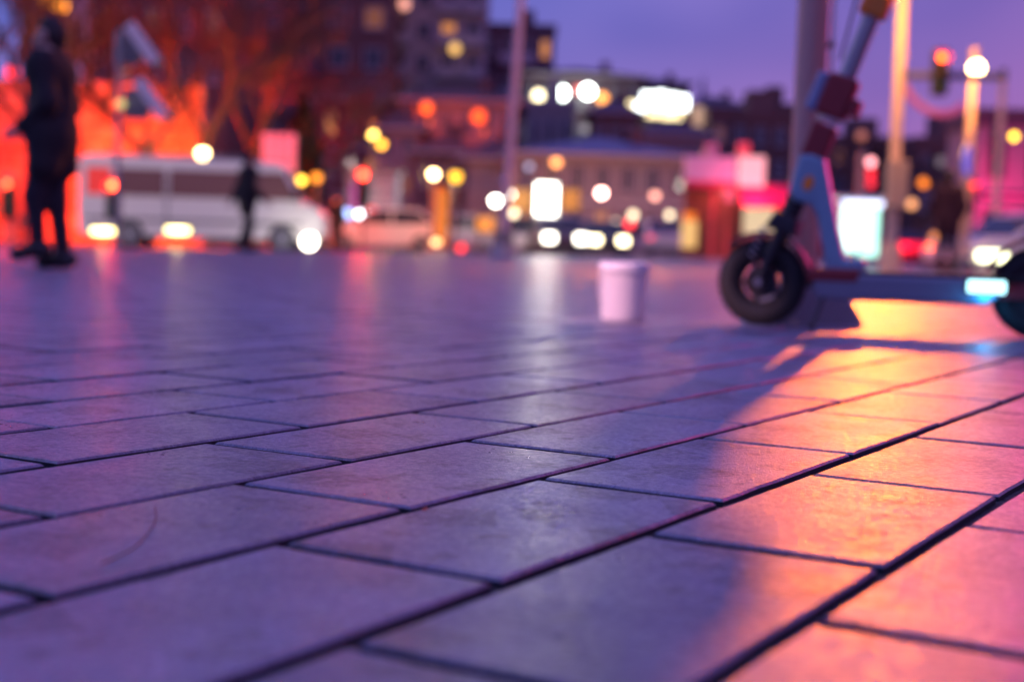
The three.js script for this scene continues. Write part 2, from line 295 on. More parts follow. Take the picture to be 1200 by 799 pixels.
{ // spire on the ridge
  const p = at(823, 130, 170), b = thing('minaret', 'slender dark minaret spire on the ridge beside the roof sign', 'minaret', V(p.x, ROAD, -170));
  mesh('shaft', cyl(1.0, 0.7, p.y + 0.2, 12), M.plum, b); mesh('balcony', cyl(0.9, 1.2, 0.5, 12, 0, p.y - 1, 0), M.plum, b); mesh('cap', new THREE.ConeGeometry(0.72, 4.4, 12).translate(0, p.y + 2.4, 0), M.slate, b);
}
{ // pink lit facade at the right edge
  const b = building({ name: 'shop_building', label: 'rendered corner building washed in magenta light', u0: 1140, u1: 1420, vt: 150, d: 58, wall: std(0.4, 0.3, 0.33, 0.85), floors: 2, cols: 6, ww: 0.42, seed: 22, depth: 4, band: M.plum, frame: M.plum });
}

for (const [u, v, w, l] of [[1186, 230, 2.4, 'magenta neon bar added to light the corner building']]) {  // bar added to wash the corner wall in magenta
  const p = at(u, v, 55.5), t = thing('added_neon_sign', l, 'sign', p);
  mesh('backing', rbox(w, 0.36, 0.12, 0.03, 0, 0, -0.1), M.darkSteel, t); mesh('neon_tube', rod(V(-w / 2 + 0.1, 0, 0), V(w / 2 - 0.1, 0, 0), 0.07, 10), glow(1, 0.03, 0.22, 1.6), t); mesh('bracket', [box(0.08, 0.08, 2.4, -w / 3, 0, -1.3), box(0.08, 0.08, 2.4, w / 3, 0, -1.3)], M.darkSteel, t);
  pointLight(V(p.x, p.y, p.z - 0.6), C(1, 0.03, 0.2), 27, 0.2); }
// ------------------------------------------------------------------ trees
function treeGeo(seed, H, levels, spread, twigs) {
  const q = rng(seed), limbs = [], fine = [], trunk = [];
  function grow(a, dir, len, r, lv) {
    const b = a.clone().addScaledVector(dir, len);
    (lv === 0 ? trunk : limbs).push(rod(a, b, r, lv < 2 ? 8 : 5, r * 0.68));
    if (lv >= levels) {
      for (let i = 0; i < twigs; i++) {
        const d2 = dir.clone().add(V(q() - 0.5, q() - 0.35, q() - 0.5).multiplyScalar(1.9)).normalize(), s = len * (0.5 + 0.7 * q()), t = a.clone().lerp(b, q());
        const e = t.clone().addScaledVector(d2, s), side = V(q() - 0.5, q() - 0.5, q() - 0.5).cross(d2).normalize().multiplyScalar(0.012 + r * 0.35);
        const g = new THREE.BufferGeometry(); g.setAttribute('position', new THREE.Float32BufferAttribute([...t.clone().add(side).toArray(), ...t.clone().sub(side).toArray(), ...e.toArray()], 3)); g.computeVertexNormals(); fine.push(flat(g));
      }
      return;
    }
    const n = lv === 0 ? 4 : 3;
    for (let i = 0; i < n; i++) {
      const t = a.clone().lerp(b, lv === 0 ? 0.7 + 0.3 * q() : 0.45 + 0.55 * q()), ang = q() * 6.283 + i * 2.1;
      const d2 = dir.clone().multiplyScalar(1.0).add(V(Math.cos(ang), 0.25 * q(), Math.sin(ang)).multiplyScalar(spread * (0.6 + 0.6 * q()))).normalize();
      grow(t, d2, len * (0.62 + 0.2 * q()), r * 0.6, lv + 1);
    }
  }
  grow(V(0, 0, 0), V(0.04, 1, 0.02).normalize(), H * 0.34, H * 0.018, 0);
  return { trunk: mergeGeometries(trunk.map(flat)), limb: mergeGeometries(limbs.map(flat)), twigs: mergeGeometries(fine) };
}
const treeKinds = [treeGeo(3, 9, 4, 0.75, 7), treeGeo(8, 9, 4, 0.9, 6), treeGeo(14, 9, 4, 0.65, 8)];
function tree(k, label, u, d, H, turn) {
  const T = treeKinds[k], t = thing('bare_tree', label, 'tree', V(px(u, d), ROAD, -d), turn, 'bare trees around the square'), s = H / 9;
  t.scale.setScalar(s);
  mesh('trunk', T.trunk, M.bark, t); const c = mesh('crown', T.limb, M.bark, t); mesh('twigs', T.twigs, M.twig, c).userData.kind = 'stuff';
}
tree(0, 'red lit bare tree at the left end behind the dark walker', 30, 40, 9.5, 0.3);
tree(1, 'red lit bare tree just behind the two tilted sign boards', 165, 42, 10, 1.3);
tree(2, 'bare tree glowing orange behind the round lamp above the minibus', 236, 44, 10.5, 2.6);
tree(0, 'dim bare tree between the orange lit tree and the pink panel', 300, 50, 10, 4.1);
tree(1, 'dark bare tree standing right of the pink panel', 372, 56, 10, 5.0);
tree(2, 'far bare tree left of the orange mast behind the scooter stem', 1000, 84, 9, 0.9);
tree(1, 'far bare tree between the orange mast and the signal arm', 1078, 80, 8.6, 3.4);
{ // dark cypress
  const t = thing('cypress_tree', 'dark slim evergreen behind the pink panel', 'tree', V(px(352, 52), ROAD, -52)), q = rng(44), tri = [];
  mesh('trunk', cyl(0.14, 0.08, 1.4, 8), M.bark, t);
  for (let i = 0; i < 2600; i++) { const y = 0.5 + 4.9 * Math.pow(q(), 1.2), a = q() * 6.283, R = 0.75 * Math.sin(Math.PI * Math.min(1, (y / 5.6) * 0.8 + 0.2)) * Math.sqrt(q()), s = 0.16; const g = new THREE.PlaneGeometry(s, s * 1.6); g.rotateX(q() * 3); g.rotateY(q() * 6); tri.push(g.translate(Math.cos(a) * R, y, Math.sin(a) * R)); }
  mesh('crown', mergeGeometries(tri), std(0.04, 0.05, 0.03, 0.9), t).userData.kind = 'stuff';
}

// red lit stone wall behind the trees, with floodlights at its foot
{
  const w = thing('garden_wall', 'high rough stone wall flooded with red light behind the trees', 'wall', V(px(62, 47), ROAD, -47), 0);
  const q = rng(5), rows = 11, H = 5.2, W = 9.6, rh = H / rows, mats = [std(0.3, 0.19, 0.14, 0.9), std(0.22, 0.13, 0.1, 0.9), std(0.36, 0.24, 0.18, 0.9)];
  mesh('core', box(W, H * 0.62, 0.4, 0, H * 0.31, -0.35), M.stone, w);
  for (let r = 0; r < rows; r++) { let x = -W / 2; while (x < W / 2 - 0.2) { const l = Math.min(0.5 + q() * 0.7, W / 2 - x), dz = q() * 0.08; const s = mesh('stone', rbox(l - 0.03, rh - 0.03, 0.5, 0.04, x + l / 2, (r + 0.5) * rh, -0.2 + dz, 1), mats[Math.floor(q() * 3)], w); x += l; } }
}
function flood(label, u, d, y, color, cd) {
  const x = px(u, d), t = thing('flood_lamp', label, 'lamp', V(x, ROAD, -d), 0, 'floodlights at the foot of the stone wall');
  mesh('stake', cyl(0.03, 0.03, y, 8), M.darkSteel, t);
  mesh('housing', rbox(0.3, 0.22, 0.12, 0.02, 0, y + 0.1, 0.09), M.darkSteel, t);
  mesh('lens', box(0.24, 0.16, 0.02, 0, y + 0.1, 0.02), glow(color.r, color.g, color.b, 6), t);
  pointLight(V(x, ROAD + y + 0.1, -d - 0.12), color, cd, 0.1);
}
const RED = C(1, 0.016, 0.002), AMBER = C(1, 0.30, 0.03);
for (const [u, cd] of [[-40, 130], [110, 190], [250, 150]]) { const p = at(u, 130, 50), f = thing('flood_lamp', ['red floodlight on a pole hidden left of the leftmost tree', 'red floodlight on a pole behind the tilted boards', 'red floodlight on a pole behind the orange lit tree'][u < 0 ? 0 : u < 200 ? 1 : 2], 'lamp', V(p.x, ROAD, -50), 0, 'floodlights at the foot of the stone wall'); mesh('pole', cyl(0.06, 0.05, p.y - ROAD, 10), M.darkSteel, f); mesh('housing', rbox(0.34, 0.24, 0.14, 0.02, 0, p.y - ROAD + 0.1, 0.1), M.darkSteel, f); mesh('lens', box(0.28, 0.18, 0.02, 0, p.y - ROAD + 0.1, 0.02), glow(1, 0.03, 0.005, 2), f); pointLight(V(p.x, p.y + 0.1, -50.12), RED, cd, 0.12); }
flood('red floodlight in front of the leftmost tree', 28, 38.2, 0.5, RED, 40); flood('red floodlight in front of the tree by the tilted boards', 158, 39.6, 0.5, RED, 80); flood('orange floodlight in front of the tree above the minibus', 226, 41.6, 0.5, C(1, 0.16, 0.012), 60); flood('dim red floodlight before the trees right of the minibus', 318, 47, 0.5, RED, 26);
flood('red floodlight left of the dark walker', 8, 43.8, 1.8, RED, 120); flood('red floodlight hidden by the dark walker', 62, 45.2, 1.3, RED, 66);
flood('orange red floodlight right of the dark walker', 104, 44.2, 1.9, C(1, 0.12, 0.008), 85); flood('red floodlight behind the tail of the minibus', 150, 44.0, 1.9, RED, 120); flood('amber floodlight under the round lamp above the minibus', 205, 44.8, 1.6, AMBER, 46);
// lanterns added in the crowns to bring the glow up into the trees
function lantern(label, u, v, d, color, cd, r = 0.13, k = 10, group) {
  const p = at(u, v, d), t = thing('added_lantern', label, 'lantern', p, 0, group);
  mesh('globe', ball(r), glow(color.r, color.g, color.b, k), t); mesh('cap', cyl(r * 0.55, r * 0.3, r * 0.5, 12, 0, r * 0.85, 0), M.darkSteel, t); mesh('hanger', rod(V(0, r * 1.3, 0), V(0, r * 1.3 + 0.6, 0), 0.012, 6), M.darkSteel, t);
  if (cd) pointLight(p, color, cd, r * 0.9);
}
lantern('added amber lantern high in the tree above the dark walker', 70, 6, 40.5, C(1, 0.3, 0.03), 7, 0.2, 5);
lantern('small added amber lantern left of the one above the dark walker', 52, -2, 40.3, C(1, 0.26, 0.02), 4, 0.16, 4);
lantern('added red lantern in the tree left of the dark walker', 14, 84, 41, RED, 9, 0.18, 4);

// ------------------------------------------------------------------ lamps
function streetLamp(name, label, u, v, d, o = {}) {
  const p = at(u, v, d), base = gyRoad(p.x, -d), t = thing(name, label, o.category ?? 'lamp', V(p.x + (o.dx ?? 0), base, -d), 0, o.group), h = p.y - base, r = (o.r ?? 0.16) * 0.8;
  const col = o.color ?? C(1, 0.85, 0.6), dx = -(o.dx ?? 0);
  mesh('post', [cyl(o.pr ?? 0.07, (o.pr ?? 0.07) * 0.75, h - (dx ? -0.25 : r * 1.0), 12), cyl((o.pr ?? 0.07) * 1.8, (o.pr ?? 0.07) * 1.5, 0.3, 12)], o.post ?? M.paintGrey, t);
  if (dx) mesh('arm', rod(V(0, h + 0.2, 0), V(dx, h + r * 1.1, 0), 0.035, 8), o.post ?? M.paintGrey, t);
  mesh('lamp_cap', cyl(r * 1.05, r * 0.4, r * 0.5, 14, dx, h + r * 0.72, 0), M.darkSteel, t);
  mesh('bulb', ball(r, dx, h, 0, 18), glow(col.r, col.g, col.b, (o.k ?? 9) * 1.45), t);
  if (o.cd) pointLight(V(p.x, p.y, -d), col, o.cd, r * 0.9);
  return t;
}
function gyRoad(x, z) { return x > edgeX(z) ? gy(z) : ROAD; }
const WHITE = C(1, 0.92, 0.78), COOL = C(0.75, 0.88, 1), YEL = C(1, 0.55, 0.05), ORG = C(1, 0.3, 0.02);
streetLamp('street_lamp', 'white round street lamp glowing above the minibus roof', 237, 180, 41, { r: 0.2, k: 14, color: C(1, 0.72, 0.3), cd: 14 });
streetLamp('street_lamp', 'yellow orange lamp just right of the pink panel over the minibus cab', 353, 211, 50, { r: 0.17, k: 5, color: YEL });
streetLamp('street_lamp', 'dimmer orange lamp beside the yellow one over the minibus cab', 371, 208, 50.5, { r: 0.2, k: 2.2, color: ORG });
streetLamp('street_lamp', 'bright yellow lamp leaning off the brick house, upper of two', 437, 158, 62, { r: 0.19, k: 12, color: C(1, 0.6, 0.12), cd: 60 });
streetLamp('street_lamp', 'orange yellow lamp touching the bright one on the brick house', 447, 169, 61, { r: 0.2, k: 5, color: C(1, 0.42, 0.03) });
streetLamp('street_lamp', 'small dull orange lamp above the bright yellow pair', 437, 143, 63, { r: 0.17, k: 1.6, color: C(1, 0.16, 0.01) });
streetLamp('post_lamp', 'white lamp on the left of the broad orange post', 508, 204, 46, { r: 0.17, k: 14, color: C(1, 0.66, 0.3), cd: 16 });
streetLamp('post_lamp', 'mustard yellow lamp on the right of the broad orange post', 534, 207, 46, { r: 0.22, k: 2.6, color: C(1, 0.5, 0.02) });
{ // broad orange post between the two
  const p = at(519, 214, 45.6), t = thing('advertising_post', 'broad orange post standing between the white and mustard lamps', 'post', V(p.x, gyRoad(p.x, -45.6), -45.6));
  const h = p.y - t.position.y; mesh('column', rbox(0.42, h - 0.2, 0.42, 0.06, 0, h / 2, 0), std(0.8, 0.28, 0.03, 0.5), t); mesh('plinth', rbox(0.6, 0.2, 0.6, 0.03, 0, 0.1, 0), M.concrete, t);
  mesh('light_panel', box(0.36, h - 0.7, 0.02, 0, h / 2 + 0.1, 0.216), glow(1, 0.27, 0.015, 0.75), t); mesh('cap', rbox(0.5, 0.12, 0.5, 0.03, 0, h - 0.04, 0), M.darkSteel, t);
}
streetLamp('bollard_lamp', 'low cream lamp in front of the orange post', 511, 284, 45, { r: 0.16, k: 3.2, color: C(1, 0.6, 0.25) });
streetLamp('bollard_lamp', 'low orange lamp touching the cream one by the orange post', 520, 274, 46.4, { r: 0.17, k: 2.6, color: C(1, 0.42, 0.04) });
streetLamp('globe_lamp', 'white globe lamp left of the flagpole, lower of the pair', 581, 235, 52, { r: 0.2, k: 13, color: WHITE });
streetLamp('globe_lamp', 'white globe lamp on the flagpole, upper of the pair', 596, 228, 52.5, { r: 0.2, k: 14, color: WHITE, cd: 15 });
streetLamp('street_lamp', 'white lamp on the orange square window of the shop row', 705, 226, 70, { r: 0.26, k: 14, color: C(1, 0.5, 0.42), cd: 20 });
streetLamp('street_lamp', 'dull yellow lamp at the right end of the shop row', 768, 229, 70, { r: 0.26, k: 2.4, color: C(1, 0.4, 0.3), cd: 13 });
streetLamp('street_lamp', 'orange lamp in front of the shop row roof', 652, 190, 70, { r: 0.27, k: 3.4, color: C(1, 0.34, 0.1), cd: 13 });
streetLamp('street_lamp', 'pale violet lamp near the flagpole', 620, 195, 69, { r: 0.2, k: 0.8, color: C(0.7, 0.65, 1) });

{ // tall square light whose head is above the picture: it lights the minibus and the square's left half
  const t = thing('unseen_square_light', 'tall mast of the square with its lamp head above the picture', 'lamp mast', V(-19, ROAD, -17));
  mesh('mast', cyl(0.1, 0.07, 9, 14), M.paintGrey, t); mesh('lamp_head', rbox(0.5, 0.12, 0.5, 0.04, 0, 9.05, 0), M.darkSteel, t); mesh('lens', box(0.4, 0.02, 0.4, 0, 8.97, 0), glow(1, 0.8, 0.62, 12), t);
  const q = new THREE.SpotLight(C(1, 0.76, 0.56), 1300, 0, 0.3, 0.8); q.position.set(t.position.x, t.position.y + 8.94, -17); q.target.position.set(-8.5, 0.4, -36); q.castShadow = true; q.shadow.radius = 10; q.name = 'square light beam'; scene.add(q, q.target); pointLight(V(t.position.x, t.position.y + 8.9, -17), C(1, 0.76, 0.66), 260, 0.2);
}
// small lamps fixed to the far facades
function wallLamp(label, u, v, d, r, color, k, group, cd) {
  const p = at(u, v, d), t = thing('wall_lamp', label, 'lamp', p, 0, group);
  mesh('globe', ball(r), glow(color.r, color.g, color.b, k), t); if (cd) pointLight(V(p.x, p.y - r, -d + r + 0.2), color, cd, r * 0.8);
  mesh('bracket', [rod(V(0, r * 0.8, -r * 0.2), V(0, r * 1.1, -2.2), 0.05, 6), box(0.3, 0.5, 0.06, 0, r * 1.1, -2.2)], M.darkSteel, t);
}
wallLamp('red orange wall lamp on the rose terrace, left of the two', 500, 126, 85.5, 0.34, C(1, 0.1, 0.01), 2.6, undefined, 14); wallLamp('red orange wall lamp on the rose terrace, right of the two', 561, 136, 85.5, 0.42, C(1, 0.085, 0.008), 2.4, undefined, 16);
wallLamp('faint orange wall lamp beside the left red one on the rose terrace', 482, 130, 85.6, 0.3, C(1, 0.12, 0.01), 0.8);
wallLamp('cream lamp under the eaves right of the flagpole', 631, 112, 117.6, 0.42, C(1, 0.85, 0.5), 6); wallLamp('white lamp under the eaves, middle of the three', 658, 109, 117.6, 0.5, C(0.9, 1, 0.92), 16, undefined, 3); wallLamp('white lamp under the eaves, nearest the roof sign', 689, 107, 117.6, 0.5, C(0.95, 1, 0.95), 15, undefined, 3);
wallLamp('small rose lamp between two white eaves lamps', 678, 105, 117.5, 0.3, C(1, 0.16, 0.12), 2.5); wallLamp('orange lamp right of the three white eaves lamps', 706, 115, 117.5, 0.42, C(1, 0.36, 0.06), 4); wallLamp('faint grey lamp below the eaves lamps', 686, 151, 117.4, 0.36, C(0.8, 0.7, 0.8), 0.5);
wallLamp('yellow glimmer on the violet grey block under its top edge', 533, 57, 125.5, 0.45, C(1, 0.55, 0.15), 1.6); wallLamp('rose lamp high on the violet grey block', 474, 5, 125.5, 0.45, C(1, 0.4, 0.3), 1.6);
{ // roof sign: a run of bright light boxes on a frame
  const d = 108, t = thing('roof_sign', 'bright white and cream illuminated roof sign above the dark house', 'sign', V(px(765, d), 0, -d));
  const lx = (u) => px(u, d) - t.position.x, frameY = at(765, 150, d).y; const wm = glow(0.93, 1, 1, 6), cm = glow(1, 0.8, 0.4, 3.2);
  for (const [a, b, v0, v1, m] of [[724, 738, 118, 132, cm], [738, 750, 120, 134, wm], [746, 760, 108, 124, wm], [762, 774, 107, 126, wm], [776, 788, 110, 128, wm], [790, 800, 112, 128, wm], [752, 768, 128, 137, cm], [770, 786, 129, 139, cm], [788, 802, 130, 140, cm]]) { const y0 = at(a, v1, d).y, y1 = at(a, v0, d).y; mesh('light_box', rbox(lx(b) - lx(a), y1 - y0, 0.2, 0.05, (lx(a) + lx(b)) / 2, (y0 + y1) / 2, 0), m, t); }
  mesh('sign_frame', [box(lx(806) - lx(722), 0.12, 0.12, (lx(806) + lx(722)) / 2, frameY, -0.25), ...[728, 746, 764, 782, 800].map((u) => box(0.1, 3, 0.1, lx(u), frameY + 1.4, -0.25))], M.darkSteel, t);
  mesh('side_panel', rbox(lx(818) - lx(805), 1.4, 0.2, 0.05, (lx(818) + lx(805)) / 2, at(811, 136, d).y, 0), glow(1, 0.6, 0.4, 0.6), t);
}
// ------------------------------------------------------------------ street orange lamp that throws the scooter's shadow
{
  const d = 26, RCH = 1.5, base = at(1044, 300, d), lp = at(1041, -7, d - RCH), poleTop = at(1056, -28, d), t = thing('street_light', 'tall orange lit street light mast behind the scooter stem', 'street light', V(base.x, gyRoad(base.x, -d), -d));
  const h = poleTop.y - t.position.y, lx = lp.x - base.x, ly = lp.y - t.position.y, pw = 0.11;
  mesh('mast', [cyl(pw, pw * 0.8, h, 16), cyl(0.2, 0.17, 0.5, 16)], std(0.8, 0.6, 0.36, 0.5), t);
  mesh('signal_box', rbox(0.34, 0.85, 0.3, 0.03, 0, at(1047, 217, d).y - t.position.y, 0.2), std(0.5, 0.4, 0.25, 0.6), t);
  mesh('arm', rod(V(0, h - 0.1, 0), V(lx, ly + 0.16, RCH), 0.04, 10), M.paintGrey, t);
  mesh('lamp_head', [rbox(0.5, 0.1, 0.34, 0.04, lx, ly + 0.16, RCH)], M.darkSteel, t);
  mesh('bulb', ball(0.13, lx, ly, RCH, 20), glow(1, 0.62, 0.16, 40), t);
  const sl = new THREE.SpotLight(C(1, 0.165, 0.002), G.street, 0, 1.02, 0.35); sl.position.set(lp.x, lp.y, -d + RCH + 0.01); sl.target.position.set(1.5, 0, 0); sl.castShadow = true; sl.shadow.radius = 6.5; sl.name = 'street light beam'; scene.add(sl, sl.target); pointLight(V(lp.x, lp.y, -d + RCH), C(1, 0.36, 0.05), 36, 0.13);
  // signal arm and hanging cable
  const s = thing('traffic_gantry', 'horizontal signal arm with looping pink tube on the orange mast', 'signal arm', V(base.x, 0, -d - 0.3)), a = at(1056, 88, d + 0.3), b = at(1180, 90, d + 0.3);
  mesh('arm', rod(V(a.x - base.x, a.y, 0), V(b.x - base.x, b.y, 0), 0.07, 10), M.paintGrey, s);
  const pts = [[1060, 97], [1068, 113], [1082, 126], [1100, 133], [1118, 131], [1130, 123]].map(([u, v]) => { const p = at(u, v, d + 0.3); return V(p.x - base.x, p.y, 0); });
  mesh('tube', tube(pts, 0.065, 40, 8), glow(1, 0.12, 0.35, 0.45), s);
}
{
  const d = 28, b = at(1130, 296, d), top = at(1137, 56, d), t = thing('signal_mast', 'orange lit second mast carrying a round lamp and a blue disc sign', 'mast', V(b.x, gyRoad(b.x, -d), -d)), h = top.y - t.position.y;
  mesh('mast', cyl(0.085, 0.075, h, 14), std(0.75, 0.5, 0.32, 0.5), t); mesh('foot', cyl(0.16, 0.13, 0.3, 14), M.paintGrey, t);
  const p = at(1145, 80, d - 0.9); mesh('lamp_arm', rod(V(0, p.y - t.position.y + 0.16, 0), V(p.x - b.x, p.y - t.position.y + 0.17, 0.9), 0.03, 8), M.paintGrey, t);
  mesh('bulb', ball(0.13, p.x - b.x, p.y - t.position.y, 0.9, 18), glow(1, 0.7, 0.3, 22), t); pointLight(V(p.x, p.y, -d + 0.9), C(1, 0.4, 0.1), 20, 0.12);
  const s = at(1134, 188, d - 0.2), sg = thing('road_sign', 'blue disc road sign seen edge on below the round lamp', 'road sign', V(s.x, s.y, -d + 0.2), 0.95);
  mesh('disc', new THREE.CylinderGeometry(0.3, 0.3, 0.03, 28).rotateX(Math.PI / 2), glow(0.12, 0.14, 1, 0.7), sg); mesh('rim', new THREE.TorusGeometry(0.3, 0.018, 8, 28), M.white, sg); mesh('bracket', box(0.06, 0.2, 0.12, 0, 0, -0.07), M.darkSteel, sg);
}
{ const d = 32, b = at(1165, 300, d), top = at(1171, 84, d), t = thing('sign_post', 'thin rose coloured post right of the blue disc sign', 'post', V(b.x, gyRoad(b.x, -d), -d)); mesh('post', cyl(0.075, 0.07, top.y - t.position.y, 12), std(0.6, 0.45, 0.4, 0.5), t); mesh('finial', ball(0.09, 0, top.y - t.position.y, 0, 12), M.paintGrey, t); mesh('foot', cyl(0.15, 0.12, 0.25, 12), M.paintGrey, t); }
function signal(label, u, v, d, withPost, o = {}) {
  const p = at(u, v, d), base = gyRoad(p.x, -d), t = thing('traffic_signal', label, 'traffic light', V(p.x, withPost ? base : p.y, -d), 0, 'traffic lights around the square'), y = withPost ? p.y - base : 0, s = o.s ?? 1;
  const k = 0.105 * s, dz = -0.14;
  mesh('housing', rbox(0.3 * s, 0.92 * s, 0.22, 0.05, 0, y - 0.28 * s, dz + 0.02), M.black, t);
  const lens = (yy, m) => { const l = mesh('lens', new THREE.SphereGeometry(k, 18, 10, 0, 6.2832, 0, 1.2).rotateX(Math.PI / 2).scale(1, 1, 0.4).translate(0, yy, dz + 0.1), m, t); mesh('hood', new THREE.CylinderGeometry(k * 1.12, k * 1.12, 0.18, 16, 1, true, -1.9, 3.8).rotateX(Math.PI / 2).translate(0, yy, dz + 0.2), M.black, l); };
  lens(y, glow(1, 0.1, 0.012, 0.7 * (o.k ?? 16))); lens(y - 0.28 * s, std(0.12, 0.08, 0.01, 0.3)); lens(y - 0.56 * s, std(0.01, 0.08, 0.04, 0.3));
  if (withPost) mesh('post', cyl(0.055, 0.05, y + 0.25, 10, 0, 0, dz - 0.15), M.paintGrey, t); else mesh('hanger', box(0.08, 0.2, 0.1, 0, -0.28, dz - 0.12), M.darkSteel, t);
  pointLight(V(p.x, p.y, -d + 0.06), C(1, 0.02, 0.02), o.cd ?? 5, 0.1);
}
signal('red traffic light on the long arm beside the orange mast', 1105, 67, 25.9, false, { s: 0.9, k: 22 });
signal('red traffic light on a post before the minibus tail', 131, 217, 31, true, { cd: 13, k: 24 });
signal('red traffic light at the left end beside the dark walker', 8, 215, 31, true, { cd: 8, k: 10 });
signal('red traffic light beyond the minibus nose by the lilac panel', 425, 205, 40, true, { s: 1.2, cd: 22, k: 10 });
signal('small red traffic light under the blue disc sign', 1138, 217, 30, true, { s: 0.8, k: 12 });
wallLamp('yellow lamp on the magenta corner building', 1189, 160, 55.6, 0.13, C(1, 0.55, 0.03), 8);
for (const [u, v, d, c, k, l] of [[1010, 159, 122, C(1, 0.3, 0.2), 0.6, 'faint rose lamp on the far house left of the orange mast'], [1083, 214, 92, C(1, 0.22, 0.01), 2.2, 'dull orange lamp right of the orange mast'], [1069, 239, 92, C(1, 0.4, 0.16), 2, 'small cream lamp below the dull orange one by the mast'], [1102, 262, 80, C(0.9, 0.8, 0.9), 2.2, 'greyish lamp beside the tall dark walker'], [1103, 189, 92, C(0.8, 0.6, 0.7), 0.7, 'faint grey lamp high beside the tall dark walker'], [1096, 278, 80, C(1, 0.3, 0.1), 1.6, 'small brown orange lamp near the road by the tall dark walker'], [1180, 262, 52, C(1, 0.35, 0.25), 2, 'small rose lamp over the magenta lit car']]) wallLamp(l, u, v, d, d * 0.0033, c, k);

// ------------------------------------------------------------------ panels, kiosks
function litPanel(name, label, cat, u0, u1, v0, v1, d, color, k, o = {}) {
  const a = at(u0, v1, d), b = at(u1, v0, d), w = b.x - a.x, h = b.y - a.y, base = gyRoad(a.x, -d), t = thing(name, label, cat, V((a.x + b.x) / 2, base, -d), o.turn ?? 0), y = (a.y + b.y) / 2 - base;
  mesh('cabinet', rbox(w + 0.08, h + 0.08, 0.2, 0.04, 0, y, -0.112), o.cab ?? M.darkSteel, t);
  const nx = o.nx ?? 3, ny = o.ny ?? 4;
  for (let i = 0; i < nx; i++) for (let j = 0; j < ny; j++) mesh('panel', box(w / nx - 0.03, h / ny - 0.03, 0.03, -w / 2 + (i + 0.5) * (w / nx), y - h / 2 + (j + 0.5) * (h / ny), 0.005), glow(color.r, color.g, color.b, k * (0.9 + 0.2 * hash2(i, j, 3))), t);
  if (!o.nopost) mesh('post', [cyl(0.06, 0.06, y - h / 2, 10, -w * 0.3, 0, -0.11), cyl(0.06, 0.06, y - h / 2, 10, w * 0.3, 0, -0.11)], M.darkSteel, t);
  if (o.light) areaLight(V((a.x + b.x) / 2, y + base, -d + 0.1), V(o.lx ?? 0, o.ly ?? 0, 0), w, h, color, o.light);
  return t;
}
litPanel('advertising_board', 'pink glowing panel rising behind the minibus cab', 'panel', 306, 347, 157, 212, 48, C(1, 0.13, 0.25), 1.0, { nx: 4, ny: 5 });
litPanel('advertising_board', 'lilac glowing panel below the red traffic light', 'panel', 410, 430, 216, 246, 50, C(0.6, 0.12, 0.65), 0.5, { nx: 1, ny: 2 });
litPanel('advertising_board', 'big white glowing board before the shop row', 'light board', 627, 654, 215, 252, 60, C(1, 0.95, 0.82), 9, { nx: 2, ny: 2, light: 95 });
litPanel('advertising_board', 'orange glowing panel left of the big white board', 'panel', 598, 624, 222, 246, 66, C(1, 0.42, 0.1), 0.9, { nx: 2, ny: 2 });
litPanel('advertising_board', 'orange glowing panel right of the big white board', 'panel', 657, 680, 222, 246, 66, C(1, 0.36, 0.07), 0.8, { nx: 2, ny: 2 });
litPanel('advertising_board', 'small orange box sign under the white globe lamps', 'panel', 558, 584, 254, 272, 54, C(1, 0.28, 0.01), 0.9, { nx: 1, ny: 1 });
litPanel('screen', 'large magenta screen beside the square, just outside the picture', 'screen', 1222, 1440, -40, 240, 9, C(1, 0.035, 0.24), 2.6, { nx: 4, ny: 3, light: G.magenta, lx: 1, turn: -0.35 });
{ // aqua kiosk behind the scooter
  const d = 36, a = at(982, 304, d), b = at(1036, 228, d), w = b.x - a.x, h = b.y - a.y, t = thing('kiosk', 'aqua lit glass kiosk with round white lamps along its top', 'kiosk', V((a.x + b.x) / 2, a.y, -d));
  mesh('base', rbox(w, 0.1, 0.9, 0.03, 0, 0.05, -0.4), M.concrete, t);
  mesh('cabinet', rbox(w, h - 0.3, 0.7, 0.05, 0, h / 2 - 0.1, -0.45), M.paintGrey, t);
  mesh('light_panel', box(w * 0.4, h - 0.55, 0.04, -w * 0.24, h / 2 - 0.08, -0.07), glow(0.6, 1, 0.88, 2.4), t); mesh('light_panel', box(w * 0.42, h - 0.45, 0.04, w * 0.22, h / 2 - 0.14, -0.07), glow(0.5, 1, 0.82, 2.1), t);
  mesh('canopy', rbox(w + 0.2, 0.12, 1, 0.03, 0, h - 0.12, -0.35), M.white, t);
  for (let i = 0; i < 5; i++) mesh('lamp', ball(0.1, -w / 2 + 0.12 + i * (w - 0.24) / 4, h - 0.24, 0.1, 12), glow(0.7, 0.75, 1, 3.2), t);
  areaLight(V(t.position.x, a.y + h / 2, -d + 0.05), V(1, 0, 0), w * 0.9, h * 0.7, C(0.4, 1, 0.8), 2.2);
}
